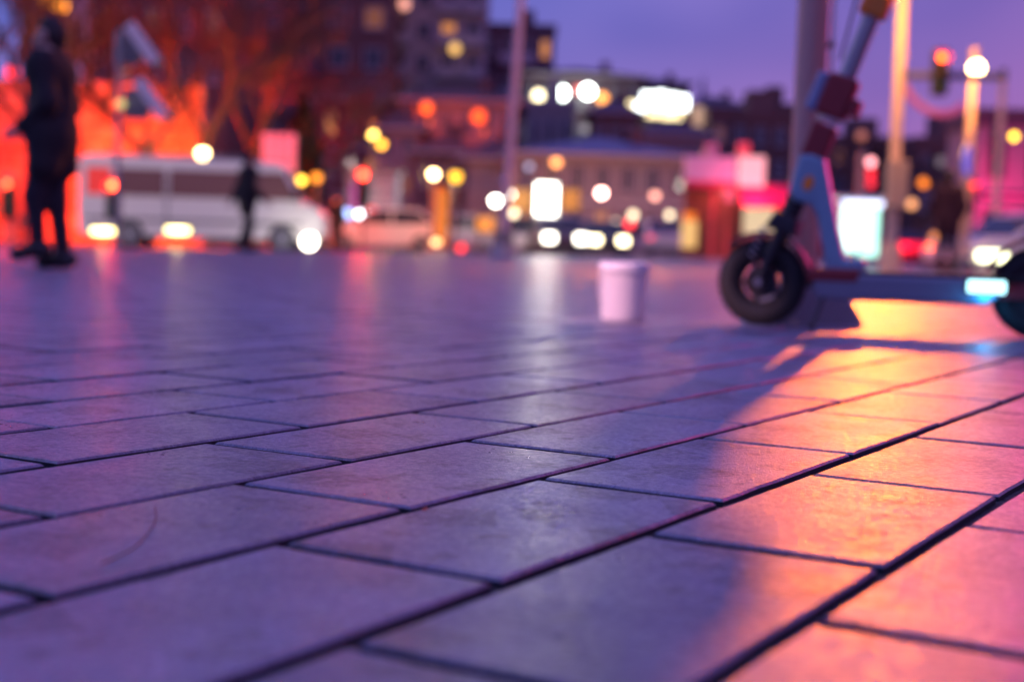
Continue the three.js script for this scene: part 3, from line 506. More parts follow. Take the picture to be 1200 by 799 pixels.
{ // red lamps left of the mast
  const d = 40; for (const [v, c, k, l] of [[190, C(1, 0.35, 0.38), 4, 'rose lamp topmost of the red stack above the aqua kiosk'], [203, C(1, 0.02, 0.03), 2.4, 'red lamp middle of the stack above the aqua kiosk'], [215, C(1, 0.03, 0.05), 2, 'red lamp lowest of the stack above the aqua kiosk']]) { const p = at(1021, v, d), t = thing('beacon_lamp', l, 'lamp', p); mesh('globe', ball(0.12, 0, 0, 0, 14), glow(c.r, c.g, c.b, k), t); mesh('bracket', [box(0.05, 0.3, 0.05, -0.16, 0, 0), box(0.16, 0.04, 0.04, -0.08, 0, 0)], M.darkSteel, t); }
  const p = at(1014, 228, d), q = at(1016, 178, d), t = thing('beacon_post', 'tan post carrying the red lamp stack above the aqua kiosk', 'post', V(p.x - 0.1, gyRoad(p.x, -d), -d - 0.1)); mesh('post', cyl(0.12, 0.12, q.y - t.position.y, 12), std(0.5, 0.4, 0.28, 0.6), t); mesh('foot', cyl(0.2, 0.17, 0.2, 12), M.concrete, t);
}
{ // kiosk with white fascia and pink awning
  const d = 46, bx = px(862, d), base = gyRoad(bx, -d), t = thing('market_kiosk', 'kiosk with white fascia boards, crimson awning and red posts', 'kiosk', V(bx, base, -d));
  const L = (u, v) => { const p = at(u, v, d); return [p.x - bx, p.y - base]; };
  const panel = (name, u0, u1, v0, v1, z, dep, m) => { const [x0, y0] = L(u0, v1), [x1, y1] = L(u1, v0); return mesh(name, rbox(x1 - x0, y1 - y0, dep, 0.03, (x0 + x1) / 2, (y0 + y1) / 2, z), m, t); };
  panel('back_wall', 806, 926, 218, 304, -1.6, 0.15, std(0.2, 0.08, 0.07, 0.8)); panel('side_wall', 922, 928, 226, 304, -0.7, 1.6, M.brick);
  panel('fascia_board', 801, 862, 184, 214, 0.1, 0.2, std(0.75, 0.7, 0.72, 0.5)); panel('fascia_trim', 803, 862, 213, 219, 0.12, 0.2, std(0.7, 0.06, 0.1, 0.5));
  const fb = panel('light_box', 864, 896, 184, 218, 0.16, 0.25, glow(1, 0.42, 0.48, 1.15)); panel('emblem', 826, 842, 168, 188, 0.02, 0.12, std(0.65, 0.4, 0.45, 0.6)); panel('beacon', 864, 878, 168, 184, 0.12, 0.2, glow(1, 0.05, 0.1, 0.9));
  panel('roof', 800, 930, 214, 221, -0.75, 1.5, M.darkSteel);
  const [ax, ay] = L(866, 216), [cx, cy] = L(926, 242), aw = cx - ax;
  const g = extrude([[0, 0], [0.75, -0.55], [0.75, -0.7], [0, -0.08]], aw, 0).rotateY(-Math.PI / 2).translate((ax + cx) / 2, ay, 0.1); mesh('awning', g, std(0.75, 0.02, 0.12, 0.6), t);
  panel('lit_window', 872, 910, 244, 274, -0.2, 0.06, glow(1, 0.75, 0.45, 0.8)); panel('counter', 868, 914, 275, 304, -0.25, 0.4, std(0.3, 0.22, 0.18, 0.7));
  for (const [u, m] of [[836, std(0.7, 0.12, 0.12, 0.5)], [852, std(0.7, 0.16, 0.12, 0.5)], [868, M.darkSteel], [922, M.darkSteel]]) panel('post', u - 4, u + 4, 219, 304, -0.1, 0.14, m);
  panel('lamp', 849, 861, 218, 236, 0.0, 0.2, glow(1, 0.1, 0.18, 1.0)); panel('display_light', 804, 824, 258, 290, -1.4, 0.1, glow(1, 0.6, 0.2, 0.9)); panel('display_light', 806, 822, 248, 258, -1.38, 0.1, glow(1, 0.22, 0.01, 1));
  pointLight(V(bx + L(880, 230)[0], base + 2.1, -d + 1.3), C(1, 0.08, 0.2), 14, 0.15); pointLight(V(bx + L(850, 240)[0], base + 1.9, -d - 0.8), C(1, 0.18, 0.14), 3, 0.1);
}
{ // grey kiosk with blue white lamps, behind the pink car
  const d = 53, a = at(402, 298, d), b = at(466, 200, d), bx = (a.x + b.x) / 2, t = thing('ticket_kiosk', 'grey ticket kiosk hung with blue white globe lamps', 'kiosk', V(bx, ROAD, -d - 0.8)), w = b.x - a.x, h = b.y - ROAD;
  mesh('wall', rbox(w, h - 0.1, 1.4, 0.05, 0, h / 2, 0), std(0.3, 0.32, 0.4, 0.6), t); mesh('roof', rbox(w + 0.3, 0.12, 1.8, 0.03, 0, h, 0), M.paintGrey, t);
  for (const x of [0.1, 0.6]) { const f = mesh('window', windowSet(0.44, 0.8).frame, M.trim, t); f.position.set(x, h * 0.72, 0.73); mesh('pane', windowSet(0.44, 0.8).pane, glow(0.4, 0.42, 0.6, 0.25), f); }
}
for (const [u, v, c, k, l] of [[408, 250, C(0.35, 0.5, 1), 5, 'blue globe lamp, leftmost on the ticket kiosk'], [424, 251, C(0.9, 0.95, 1), 13, 'white globe lamp in the middle of the ticket kiosk'], [447, 253, C(0.6, 0.78, 1), 7, 'pale blue globe lamp, rightmost on the ticket kiosk'], [411, 267, C(0.5, 0.9, 0.7), 1.5, 'faint green globe lamp low on the ticket kiosk'], [425, 271, C(0.8, 0.7, 0.7), 1.5, 'faint grey globe lamp low on the ticket kiosk'], [436, 248, C(1, 0.05, 0.04), 2, 'small red lamp on the ticket kiosk']]) { const p = at(u, v, 52.2), t = thing('globe_lamp', l, 'lamp', p, 0, 'globe lamps on the ticket kiosk'); mesh('globe', ball(0.17, 0, 0, 0, 14), glow(c.r, c.g, c.b, k), t); mesh('bracket', box(0.04, 0.04, 0.9, 0, 0.12, -0.45), M.darkSteel, t); }
for (const [u, v, c, k, l] of [[637, 265, C(1, 0.95, 0.85), 8, 'white globe lamp under the left corner of the big white board'], [655, 262, C(1, 0.97, 0.9), 9, 'white globe lamp under the right corner of the big white board'], [667, 270, C(1, 0.9, 0.72), 8, 'white globe lamp lower right of the big white board']]) { const p = at(u, v, 56), t = thing('globe_lamp', l, 'lamp', p, 0, 'globe lamps under the big white board'); mesh('globe', ball(0.24, 0, 0, 0, 14), glow(c.r, c.g, c.b, k), t); mesh('stem', cyl(0.04, 0.04, p.y - ROAD - 0.2, 8, 0, -(p.y - ROAD), 0), M.darkSteel, t); }

{ // added violet fill lamp over the near slabs, plus an added tub spot
  const t = thing('unseen_square_light', 'added slim lamp mast left of the near slabs, its violet fill lamp above the picture', 'lamp mast', V(-3.4, 0, -4.6)); mesh('mast', cyl(0.06, 0.045, 6.5, 14), M.paintGrey, t); mesh('arm', rod(V(0, 6.5, 0), V(1.6, 6.7, 0), 0.03, 8), M.paintGrey, t); mesh('lamp_head', rbox(0.5, 0.08, 0.3, 0.03, 1.6, 6.66, 0), M.darkSteel, t); mesh('lens', box(0.4, 0.02, 0.22, 1.6, 6.6, 0), glow(0.75, 0.45, 1, 5), t);
  pointLight(V(-1.8, 6.52, -4.6), C(0.4, 0.34, 1), G.over, 0.15);
  const s = V(-2.2, 1.75, -2.9), l = new THREE.SpotLight(C(1, 0.48, 0.56), 66, 0, 0.1, 0.8); l.position.copy(s); l.target.position.set(0.33, 0.1, -4.44); l.castShadow = true; l.shadow.radius = 2; l.name = 'added tub spot'; scene.add(l, l.target);
  const sl = thing('added_spot_lamp', 'small rose spot lamp on a slim stand added to brighten the tub, outside the picture', 'lamp', V(s.x, 0, s.z)); mesh('stand', cyl(0.02, 0.02, s.y - 0.06, 10, -0.05, 0, 0.05), M.darkSteel, sl); mesh('housing', ball(0.06, -0.05, s.y - 0.02, 0.05, 14), M.darkSteel, sl); mesh('lens', ball(0.045, 0, s.y, 0, 14), glow(1, 0.6, 0.68, 8), sl);
}
for (const [c, k, gname, pts] of [[C(1, 0.12, 0.25), 2.6, 'small pink street lamps', [[393, 272, 'small pink lamp beyond the minibus headlight'], [470, 284, 'low pink lamp left of the orange post foot'], [489, 270, 'small pink lamp between the ticket kiosk and the orange post'], [548, 272, 'small pink lamp left of the orange box sign'], [742, 282, 'low pink lamp just above the white tub'], [776, 270, 'small pink lamp beside the crimson lit car'], [792, 288, 'lowest pink lamp left of the market kiosk'], [1092, 296, 'small pink lamp right of the red light bar car']]],
  [C(1, 0.03, 0.03), 3, 'small red street lamps', [[452, 270, 'small red lamp under the pale blue kiosk globe'], [540, 289, 'low red lamp at the foot of the pale pink car'], [604, 280, 'small red lamp right of the flagpole foot'], [618, 262, 'small red lamp above the dark violet car'], [738, 262, 'small red lamp at the right of the cream headlights'], [1046, 272, 'small red lamp right of the aqua kiosk'], [1120, 262, 'small red lamp at the second mast']]],
  [C(1, 0.8, 0.5), 3, 'small cream street lamps', [[474, 262, 'small cream lamp right of the ticket kiosk'], [602, 250, 'small cream lamp below the white globe pair'], [722, 262, 'small cream lamp over the right cream headlights'], [742, 252, 'small cream lamp left of the dull yellow lamp'], [800, 276, 'small cream lamp at the market kiosk display'], [785, 252, 'small cream lamp right of the dull yellow lamp']]]])
  for (const [u, v, l] of pts) { const d = 56 + 10 * hash2(u, v, 4), p = at(u, v, d), t = thing('lantern', l, 'lantern', V(p.x, ROAD, -d), 0, gname); mesh('globe', ball(0.13 + 0.06 * hash2(v, u, 5), 0, p.y - ROAD, 0, 12), glow(c.r, c.g, c.b, k * (0.5 + hash2(u, v, 6))), t); mesh('post', cyl(0.03, 0.03, Math.max(0.05, p.y - ROAD - 0.1), 8), M.darkSteel, t); }
// ------------------------------------------------------------------ flagpole, leaning boards
{ const d = 30, b = at(590, 296, d), top = at(613, -40, d), t = thing('flagpole', 'tall rose lit flagpole rising past the roofs', 'flagpole', V(b.x, gyRoad(b.x, -d), -d)), y = top.y - t.position.y, lean = top.x - b.x;
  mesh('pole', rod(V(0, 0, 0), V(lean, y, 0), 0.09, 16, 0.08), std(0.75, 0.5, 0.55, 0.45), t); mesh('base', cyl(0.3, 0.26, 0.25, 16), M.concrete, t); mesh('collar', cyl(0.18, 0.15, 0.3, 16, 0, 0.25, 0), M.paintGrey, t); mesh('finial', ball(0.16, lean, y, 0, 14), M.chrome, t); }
{ // post with two tilted solar boards
  const d = 24, b = at(136, 300, d), t = thing('sign_post', 'slim post with two tilted grey boards and a tiny lamp', 'sign post', V(b.x, gyRoad(b.x, -d), -d)), Y = (v) => at(140, v, d).y - t.position.y;
  mesh('post', cyl(0.045, 0.04, Y(35), 12), M.steel, t); mesh('foot', cyl(0.12, 0.1, 0.12, 12), M.darkSteel, t);
  for (const [v, x] of [[52, 0.44], [116, 0.6]]) {
    const k = mesh('tilted_board', rbox(0.72, 0.07, 0.5, 0.015), std(0.3, 0.26, 0.25, 0.5), t); k.position.set(x, Y(v), 0); k.rotation.set(0, 0, -0.93);
    mesh('edge_frame', rbox(0.74, 0.2, 0.05, 0.015, 0, 0, 0.275), std(0.85, 0.78, 0.74, 0.5), k); mesh('back_plate', rbox(0.44, 0.52, 0.06, 0.015, -0.28, -0.02, -0.02), std(0.32, 0.28, 0.27, 0.6), t).position.set(x - 0.05, Y(v + 3), -0.1);
    mesh('strut', rod(V(0.04, Y(v) - 0.2, 0), V(x, Y(v), 0), 0.02, 8), M.steel, t);
  }
  mesh('lamp', ball(0.07, 0.06, Y(122), 0.08, 12), glow(0.8, 0.75, 0.25, 1.2), t);
}
// low wide lamps at the plaza's edge
for (const [u, v, w, l] of [[121, 271, 0.46, 'low wide yellow lamp by the minibus tail'], [208, 270, 0.44, 'low wide yellow lamp before the middle of the minibus']]) {
  const d = 27, p = at(u, v, d), base = gyRoad(p.x, -d), t = thing('marker_lamp', l, 'lamp', V(p.x, base, -d), 0, 'low wide lamps at the edge of the square');
  mesh('stand', [cyl(0.06, 0.05, p.y - base - 0.08, 10), cyl(0.12, 0.1, 0.05, 10)], std(0.5, 0.1, 0.05, 0.6), t); mesh('housing', rbox(w + 0.06, 0.18, 0.14, 0.04, 0, p.y - base, -0.08), M.darkSteel, t); mesh('lens', rbox(w, 0.11, 0.05, 0.02, 0, p.y - base, 0.01), glow(1, 0.82, 0.34, 7), t);
  pointLight(V(p.x, p.y, -d + 0.08), C(1, 0.72, 0.3), 2.2, 0.08);
}

// ------------------------------------------------------------------ vehicles
function wheelGeo(r, w) {
  const tyre = new THREE.TorusGeometry(r * 0.82, r * 0.2, 10, 28).scale(1, 1, w / (r * 0.4)), rim = mergeGeometries([new THREE.CylinderGeometry(r * 0.66, r * 0.66, w * 0.7, 20).rotateX(Math.PI / 2), ...[0, 1, 2, 3, 4].map((i) => box(r * 0.14, r * 1.15, w * 0.8, 0, 0, 0, 0, 0, i * 0.628))].map(flat));
  return { tyre, rim };
}
function vehicle(name, label, cat, p, turn, o) {
  const t = thing(name, label, cat, p, turn);
  mesh('body', extrude(o.side, o.w, 0.06), o.paint, t);
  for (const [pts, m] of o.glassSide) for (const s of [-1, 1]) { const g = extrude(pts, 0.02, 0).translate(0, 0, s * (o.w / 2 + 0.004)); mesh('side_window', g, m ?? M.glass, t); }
  for (const [a, b, n] of o.glassEnd) { const d = V(b[0] - a[0], b[1] - a[1], 0), L = d.length(); const g = box(L * 0.86, 0.02, o.w * 0.82).rotateZ(Math.atan2(d.y, d.x)).translate((a[0] + b[0]) / 2 + n[0] * 0.008, (a[1] + b[1]) / 2 + n[1] * 0.008, 0); mesh('windscreen', g, M.glass, t); }
  const W = wheelGeo(o.wr, 0.2);
  for (const x of o.axles) for (const s of [-1, 1]) { const wh = new THREE.Group(); wh.name = 'wheel'; wh.position.set(x, o.wr, s * (o.w / 2 - 0.06)); t.add(wh); mesh('tyre', W.tyre, M.rubber, wh); mesh('rim', W.rim, M.steel, wh); }
  for (const s of [-1, 1]) { mesh('headlight', rbox(0.07, o.hh ?? 0.14, o.hw ?? 0.3, 0.03, o.front, o.hy, s * (o.w / 2 - 0.3)), o.head ?? M.chrome, t); mesh('tail_light', rbox(0.06, 0.14, 0.26, 0.02, o.back, o.ty ?? o.hy + 0.15, s * (o.w / 2 - 0.25)), o.tail ?? std(0.4, 0.02, 0.02, 0.3), t); }
  for (const x of [o.front - 0.02, o.back + 0.02]) mesh('bumper', rbox(0.12, 0.16, o.w * 0.94, 0.04, x, o.wr * 1.05, 0), M.darkSteel, t);
  return t;
}
const carSide = [[-2.05, 0.3], [-1.7, 0.22], [1.75, 0.22], [2.08, 0.36], [2.1, 0.62], [1.95, 0.78], [1.05, 0.92], [0.35, 1.38], [-0.2, 1.47], [-1.2, 1.44], [-1.85, 0.98], [-2.1, 0.9]];
const carGlass = [[[[0.92, 0.95], [0.34, 1.33], [-0.25, 1.4], [-0.25, 0.94]]], [[[-0.33, 0.94], [-0.33, 1.4], [-1.15, 1.37], [-1.68, 1.0]]]];
function car(label, p, turn, paint, o = {}) {
  return vehicle('parked_car', label, 'car', p, turn, { side: carSide, w: 1.75, paint, glassSide: carGlass, glassEnd: [[[1.05, 0.92], [0.35, 1.38], [0.6, 0.8]], [[-1.2, 1.44], [-1.85, 0.98], [-0.7, 0.7]]], wr: 0.31, axles: [1.3, -1.3], front: 2.07, back: -2.07, hy: 0.66, ...o });
}
const HEAD = glow(1, 0.88, 0.62, 14);
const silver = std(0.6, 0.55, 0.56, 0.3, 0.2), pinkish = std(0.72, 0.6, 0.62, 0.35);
const busGlass = std(0.22, 0.11, 0.1, 0.15);
const VANX = px(243, 36.5);
{
  const side = [[-3.0, 0.42], [-2.85, 0.3], [2.75, 0.3], [2.98, 0.5], [2.96, 0.98], [2.8, 1.12], [2.45, 1.26], [2.0, 2.1], [1.8, 2.2], [-2.85, 2.26], [-3.0, 2.1]];
  const v = vehicle('minibus', 'long white minibus with dark side windows facing right', 'minibus', V(VANX, ROAD, -36.5), 0.06, { side, w: 2.0, paint: M.white, glassSide: [[[[2.32, 1.3], [1.96, 1.96], [1.1, 1.96], [1.1, 1.3]], busGlass], [[[0.98, 1.3], [0.98, 1.96], [-0.8, 1.96], [-0.8, 1.3]], busGlass], [[[-0.92, 1.3], [-0.92, 1.96], [-2.1, 1.96], [-2.1, 1.3]], busGlass], [[[-2.2, 1.3], [-2.2, 1.96], [-2.8, 1.96], [-2.8, 1.3]], glow(1, 0.02, 0.01, 0.7)]], glassEnd: [[[2.45, 1.26], [2.0, 2.1], [0.85, 0.45]]], wr: 0.36, axles: [1.95, -1.75], front: 2.93, back: -2.94, hy: 0.78, hw: 0.4, hh: 0.3, head: M.chrome, ty: 1.2 });  // rearmost side pane glows red in place of a red reflection
  mesh('door_seam', [box(0.03, 1.5, 0.02, 1.04, 1.1, 1.004), box(0.03, 1.5, 0.02, -0.86, 1.1, 1.004)], M.darkSteel, v); mesh('side_strip', rbox(5.2, 0.08, 0.03, 0.01, -0.2, 0.72, 1.005), M.paintGrey, v); mesh('mirror', rbox(0.14, 0.28, 0.16, 0.03, 2.3, 1.45, 1.14), M.black, v);
  mesh('roof_rail', [rbox(3.8, 0.05, 0.05, 0.02, -0.8, 2.31, 0.8), rbox(3.8, 0.05, 0.05, 0.02, -0.8, 2.31, -0.8)], M.paintGrey, v);
  const p = at(362, 283, 34.9); const h = mesh('headlamp', ball(0.17, 0, 0, 0, 16), glow(1, 0.93, 0.76, 15), v); v.updateMatrixWorld(); h.position.copy(v.worldToLocal(V(p.x, p.y, p.z))); pointLight(p, WHITE, 1.5, 0.15);
}
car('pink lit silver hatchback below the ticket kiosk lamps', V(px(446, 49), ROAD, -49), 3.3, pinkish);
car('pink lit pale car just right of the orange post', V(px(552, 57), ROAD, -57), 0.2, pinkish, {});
car('dark violet car behind the foot of the flagpole', V(px(618, 58), ROAD, -58), 0.1, std(0.08, 0.07, 0.16, 0.25, 0.2));
car('car with white headlights under the big white board', V(px(652, 53), ROAD, -53), -1.45, std(0.1, 0.08, 0.09, 0.3), { head: glow(1, 0.93, 0.78, 9), hw: 0.42, hh: 0.3 });
car('car with cream headlights, middle of the row before the shops', V(px(706, 60), ROAD, -60), -1.5, std(0.06, 0.05, 0.06, 0.3), { head: glow(1, 0.84, 0.5, 9), hw: 0.45, hh: 0.3 });
car('car with yellowish headlights left in the row before the shops', V(px(679, 66), ROAD, -66), -1.55, std(0.3, 0.1, 0.1, 0.3), { head: glow(1, 0.78, 0.42, 4), hw: 0.45, hh: 0.3 });
car('rose lit pale car parked before the shop row, right end', V(px(760, 62), ROAD, -62), 0.15, silver);
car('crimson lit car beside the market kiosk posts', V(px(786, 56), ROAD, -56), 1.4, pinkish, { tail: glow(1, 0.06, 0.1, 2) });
{ const v = car('dark car showing a full width red tail light bar', V(px(1057, 52), -0.32, -54), 1.62, std(0.12, 0.03, 0.04, 0.3), { tail: glow(1, 0.01, 0.03, 1.2) }); mesh('light_bar', rbox(0.05, 0.34, 1.62, 0.03, -2.1, 0.86, 0), glow(1, 0.006, 0.03, 1.3), v); pointLight(v.localToWorld(V(-2.3, 0.86, 0)), C(1, 0.01, 0.04), 3, 0.1); }
{ const v = car('magenta lit white car with one wide glowing headlight at the right edge', V(px(1206, 31), -0.24, -31), Math.PI + 0.35, M.white, {}); const p = at(1163, 300, 28.7), h = mesh('headlamp', rbox(0.6, 0.2, 0.12, 0.08, 0, 0, 0), glow(1, 1, 0.6, 6), v); v.updateMatrixWorld(); h.position.copy(v.worldToLocal(p)); h.rotation.y = -(Math.PI + 0.35); }
car('dark red car half hidden between kiosk and mast', V(px(1010, 60), -0.25, -62), 0.1, std(0.3, 0.04, 0.05, 0.3));

// ------------------------------------------------------------------ people
function capsule(p, a, b, ra, rb) {
  const ax = b[0] - a[0], ay = b[1] - a[1], az = b[2] - a[2], L = ax * ax + ay * ay + az * az || 1e-9;
  const t = Math.max(0, Math.min(1, ((p[0] - a[0]) * ax + (p[1] - a[1]) * ay + (p[2] - a[2]) * az) / L)), dx = p[0] - a[0] - ax * t, dy = p[1] - a[1] - ay * t, dz = p[2] - a[2] - az * t;
  return Math.sqrt(dx * dx + dy * dy + dz * dz) - (ra + (rb - ra) * t);
}
function skinMesh(bones, k, cell, clip) {
  let lo = [1e9, 1e9, 1e9], hi = [-1e9, -1e9, -1e9];
  for (const [a, b, ra, rb] of bones) for (let i = 0; i < 3; i++) { lo[i] = Math.min(lo[i], a[i] - ra, b[i] - rb); hi[i] = Math.max(hi[i], a[i] + ra, b[i] + rb); }
  const ext = Math.max(...hi.map((h, i) => h - lo[i])) / 2 + cell * 4, n = Math.min(120, Math.max(24, Math.ceil((2 * ext) / cell))), mid = lo.map((l, i) => (l + hi[i]) / 2);
  const half = hi.map((h, i) => (h - lo[i]) / 2 + cell * 4), mc = new MarchingCubes(n, undefined, false, false, 160000), p = [0, 0, 0];
  for (let z = 0; z < n; z++) for (let y = 0; y < n; y++) for (let x = 0; x < n; x++) {
    p[0] = mid[0] + ((x - n / 2) / (n / 2)) * half[0]; p[1] = mid[1] + ((y - n / 2) / (n / 2)) * half[1]; p[2] = mid[2] + ((z - n / 2) / (n / 2)) * half[2];
    let s = 0; for (const [a, b, ra, rb] of bones) { const d = capsule(p, a, b, ra, rb); if (d < 0.25) s += Math.exp(-d / k); }
    let d = s > 0 ? -k * Math.log(s) : 0.25; if (clip) d = Math.max(d, clip(p));
    mc.field[z * n * n + y * n + x] = -d;
  }
  mc.isolation = 0; mc.update();
  const pos = mc.positionArray.slice(0, mc.count * 3); for (let i = 0; i < pos.length; i++) pos[i] = mid[i % 3] + pos[i] * half[i % 3];
  let g = new THREE.BufferGeometry(); g.setAttribute('position', new THREE.BufferAttribute(new Float32Array(pos), 3)); g = mergeVertices(g, 1e-5); g.computeVertexNormals(); return flat(g);
}
function handBones(w, dir, side) { // w wrist, dir unit down the hand, side +1 or -1: five fingers, slightly curled
  const out = [], u = [0, 0, 1], P = (a, f, i) => [w[0] + dir[0] * a + i * 0.3 * side, w[1] + dir[1] * a + i, w[2] + dir[2] * a + f];
  out.push([w, P(0.085, 0.0, 0), 0.024, 0.033]);
  for (const [f, L] of [[-0.032, 0.062], [-0.011, 0.076], [0.011, 0.082], [0.032, 0.07]]) { const k0 = P(0.085, f, 0), k1 = P(0.085 + L * 0.5, f * 1.1, 0.004), k2 = P(0.085 + L * 0.95, f * 1.1, 0.016); out.push([k0, k1, 0.0095, 0.0085], [k1, k2, 0.0085, 0.0075]); }
  const t0 = P(0.03, 0.03, 0), t1 = P(0.065, 0.06, 0.004), t2 = P(0.095, 0.066, 0.008); out.push([t0, t1, 0.012, 0.01], [t1, t2, 0.01, 0.0085]);
  return out;
}
function person(label, p, turn, H, pose, col, fine) {
  const s = H / 1.74, t = thing('person', label, 'person', p, turn); t.scale.setScalar(s);
  const { kl, al, tl, kr, ar, tr, el, hl, er, hr, lean } = pose;
  const hip = [0, 0.93, 0], wa = [0, 1.1, lean * 0.3], ch = [0, 1.34, lean * 0.8], nk = [0, 1.5, lean], hd = [0, 1.63, lean * 1.1 + 0.015], sl = [0.17, 1.43, lean * 0.9], srr = [-0.17, 1.43, lean * 0.9];
  const legs = [[[0.09, 0.92, 0], kl, 0.085, 0.056], [kl, al, 0.055, 0.038], [al, tl, 0.04, 0.03], [[-0.09, 0.92, 0], kr, 0.085, 0.056], [kr, ar, 0.055, 0.038], [ar, tr, 0.04, 0.03]];
  const torso = [[[0.08, 0.95, 0], [-0.08, 0.95, 0], 0.11, 0.11], [hip, wa, 0.13, 0.12], [wa, ch, 0.12, 0.14], [[0.1, 1.38, lean * 0.85], [-0.1, 1.38, lean * 0.85], 0.1, 0.1], [sl, srr, 0.055, 0.055], [ch, nk, 0.08, 0.058], [nk, hd, 0.055, 0.055]];
  const arms = [[sl, el, 0.055, 0.042], [el, hl, 0.04, 0.028], [srr, er, 0.055, 0.042], [er, hr, 0.04, 0.028]];
  const z = hd[2], head = [[[0, 1.655, z - 0.01], [0, 1.66, z - 0.02], 0.088, 0.088], [[0, 1.6, z + 0.03], [0, 1.575, z + 0.045], 0.06, 0.042], [[0, 1.63, z + 0.085], [0, 1.607, z + 0.105], 0.01, 0.015], [[-0.02, 1.577, z + 0.083], [0.02, 1.577, z + 0.083], 0.009, 0.009], [[0.086, 1.645, z], [0.09, 1.61, z], 0.012, 0.01], [[-0.086, 1.645, z], [-0.09, 1.61, z], 0.012, 0.01], [nk, [0, 1.58, z], 0.056, 0.056]];
  const dn = (a, b) => { const d = b.map((v, i) => v - a[i]), L = Math.hypot(...d); return d.map((v) => v / L); };
  const parts = [skinMesh([...legs, ...torso, ...arms], 0.022, fine ? 0.016 : 0.03), skinMesh(head, 0.012, fine ? 0.006 : 0.012), skinMesh(handBones(hl, dn(el, hl), 1), 0.003, fine ? 0.004 : 0.006), skinMesh(handBones(hr, dn(er, hr), -1), 0.003, fine ? 0.004 : 0.006)];
  mesh('body', mergeGeometries(parts), std(0.42, 0.26, 0.2, 0.6), t);
  const big = (b, e) => b.map(([a, c, ra, rb]) => [a, c, ra + e, rb + e]);
  const skirt = [[[0.07, 0.95, 0], [0.1, 0.74, 0.02], 0.13, 0.12], [[-0.07, 0.95, 0], [-0.1, 0.74, -0.02], 0.13, 0.12]];
  const coat = skinMesh([...big(torso.slice(0, 6), 0.03), ...big(arms, 0.022), ...(pose.long ? skirt : [])], 0.025, fine ? 0.016 : 0.03, (q) => q[1] - 1.53);
  mesh('coat', coat, std(...col.coat, 0.85), t);
  mesh('trousers', skinMesh(big(legs.filter((_, i) => i % 3 < 2), 0.016).concat([[[0.07, 0.93, 0], [-0.07, 0.93, 0], 0.12, 0.12]]), 0.02, fine ? 0.016 : 0.03), std(...col.legs, 0.85), t);
  for (const [a, b] of [[al, tl], [ar, tr]]) { const d = dn(a, b); mesh('shoe', skinMesh([[[a[0], a[1] - 0.02, a[2] - d[2] * 0.06], [a[0], a[1] - 0.02, a[2]], 0.05, 0.05], [a, b, 0.052, 0.042], [[a[0], a[1] - 0.03, a[2]], b, 0.048, 0.04]], 0.012, fine ? 0.01 : 0.02), std(0.015, 0.014, 0.014, 0.5), t); }
  mesh('hair', skinMesh([[[0, 1.69, z - 0.02], [0, 1.66, z - 0.04], 0.092, 0.092], [[0, 1.62, z - 0.06], [0, 1.56, z - 0.05], 0.07, 0.05]], 0.015, fine ? 0.008 : 0.015, (q) => 0.5 * (q[2] - z - 0.05) - 0.15 * (q[1] - 1.68)), std(0.02, 0.014, 0.012, 0.7), t);
  return t;
}
const stride = { kl: [0.07, 0.52, 0.1], al: [0.065, 0.16, 0.07], tl: [0.07, 0.1, 0.23], kr: [-0.07, 0.49, 0.0], ar: [-0.065, 0.09, -0.06], tr: [-0.07, 0.045, 0.1], el: [0.22, 1.16, -0.06], hl: [0.16, 1.0, 0.15], er: [-0.22, 1.16, -0.03], hr: [-0.16, 1.0, 0.16], lean: 0.02, long: true };
const wide = { ...stride, kl: [0.06, 0.5, 0.1], al: [0.06, 0.1, 0.06], tl: [0.07, 0.05, 0.22], kr: [-0.06, 0.5, 0.02], ar: [-0.06, 0.12, -0.16], tr: [-0.06, 0.05, -0.04], hl: [0.28, 0.93, -0.16], hr: [-0.27, 0.94, 0.2] };
const stand = { kl: [0.1, 0.49, 0.02], al: [0.1, 0.09, 0], tl: [0.11, 0.045, 0.16], kr: [-0.1, 0.49, 0.03], ar: [-0.11, 0.09, 0.02], tr: [-0.13, 0.045, 0.17], el: [0.27, 1.16, -0.03], hl: [0.25, 0.93, 0.04], er: [-0.27, 1.16, -0.03], hr: [-0.2, 1.0, 0.18], lean: 0.01, long: true };
const DARK = { coat: [0.012, 0.011, 0.013], legs: [0.012, 0.012, 0.018] };
{ const d = 10.3; person('person in a long black coat walking away to the left at the left edge', V(px(60, d) , gy(-d), -d), -Math.PI / 2 - 0.12, 1.74, stride, DARK, true); }
{ const d = 25, x = px(288, d); person('slim person in black walking past the minibus cab', V(x, gyRoad(x, -d), -d), Math.PI / 2 + 0.6, 1.68, wide, DARK, false); }
{ const d = 46, x = px(393, d); person('small dark person standing beyond the minibus nose', V(x, ROAD, -d), 0.4, 1.72, stand, { coat: [0.012, 0.01, 0.012], legs: [0.01, 0.01, 0.012] }, false); }
{ const d = 27, x = px(1110, d); person('tall person in dark plum coat standing beside the second mast', V(x, gyRoad(x, -d), -d), 2.6, 1.86, stand, { coat: [0.03, 0.008, 0.02], legs: [0.02, 0.008, 0.014] }, false); }

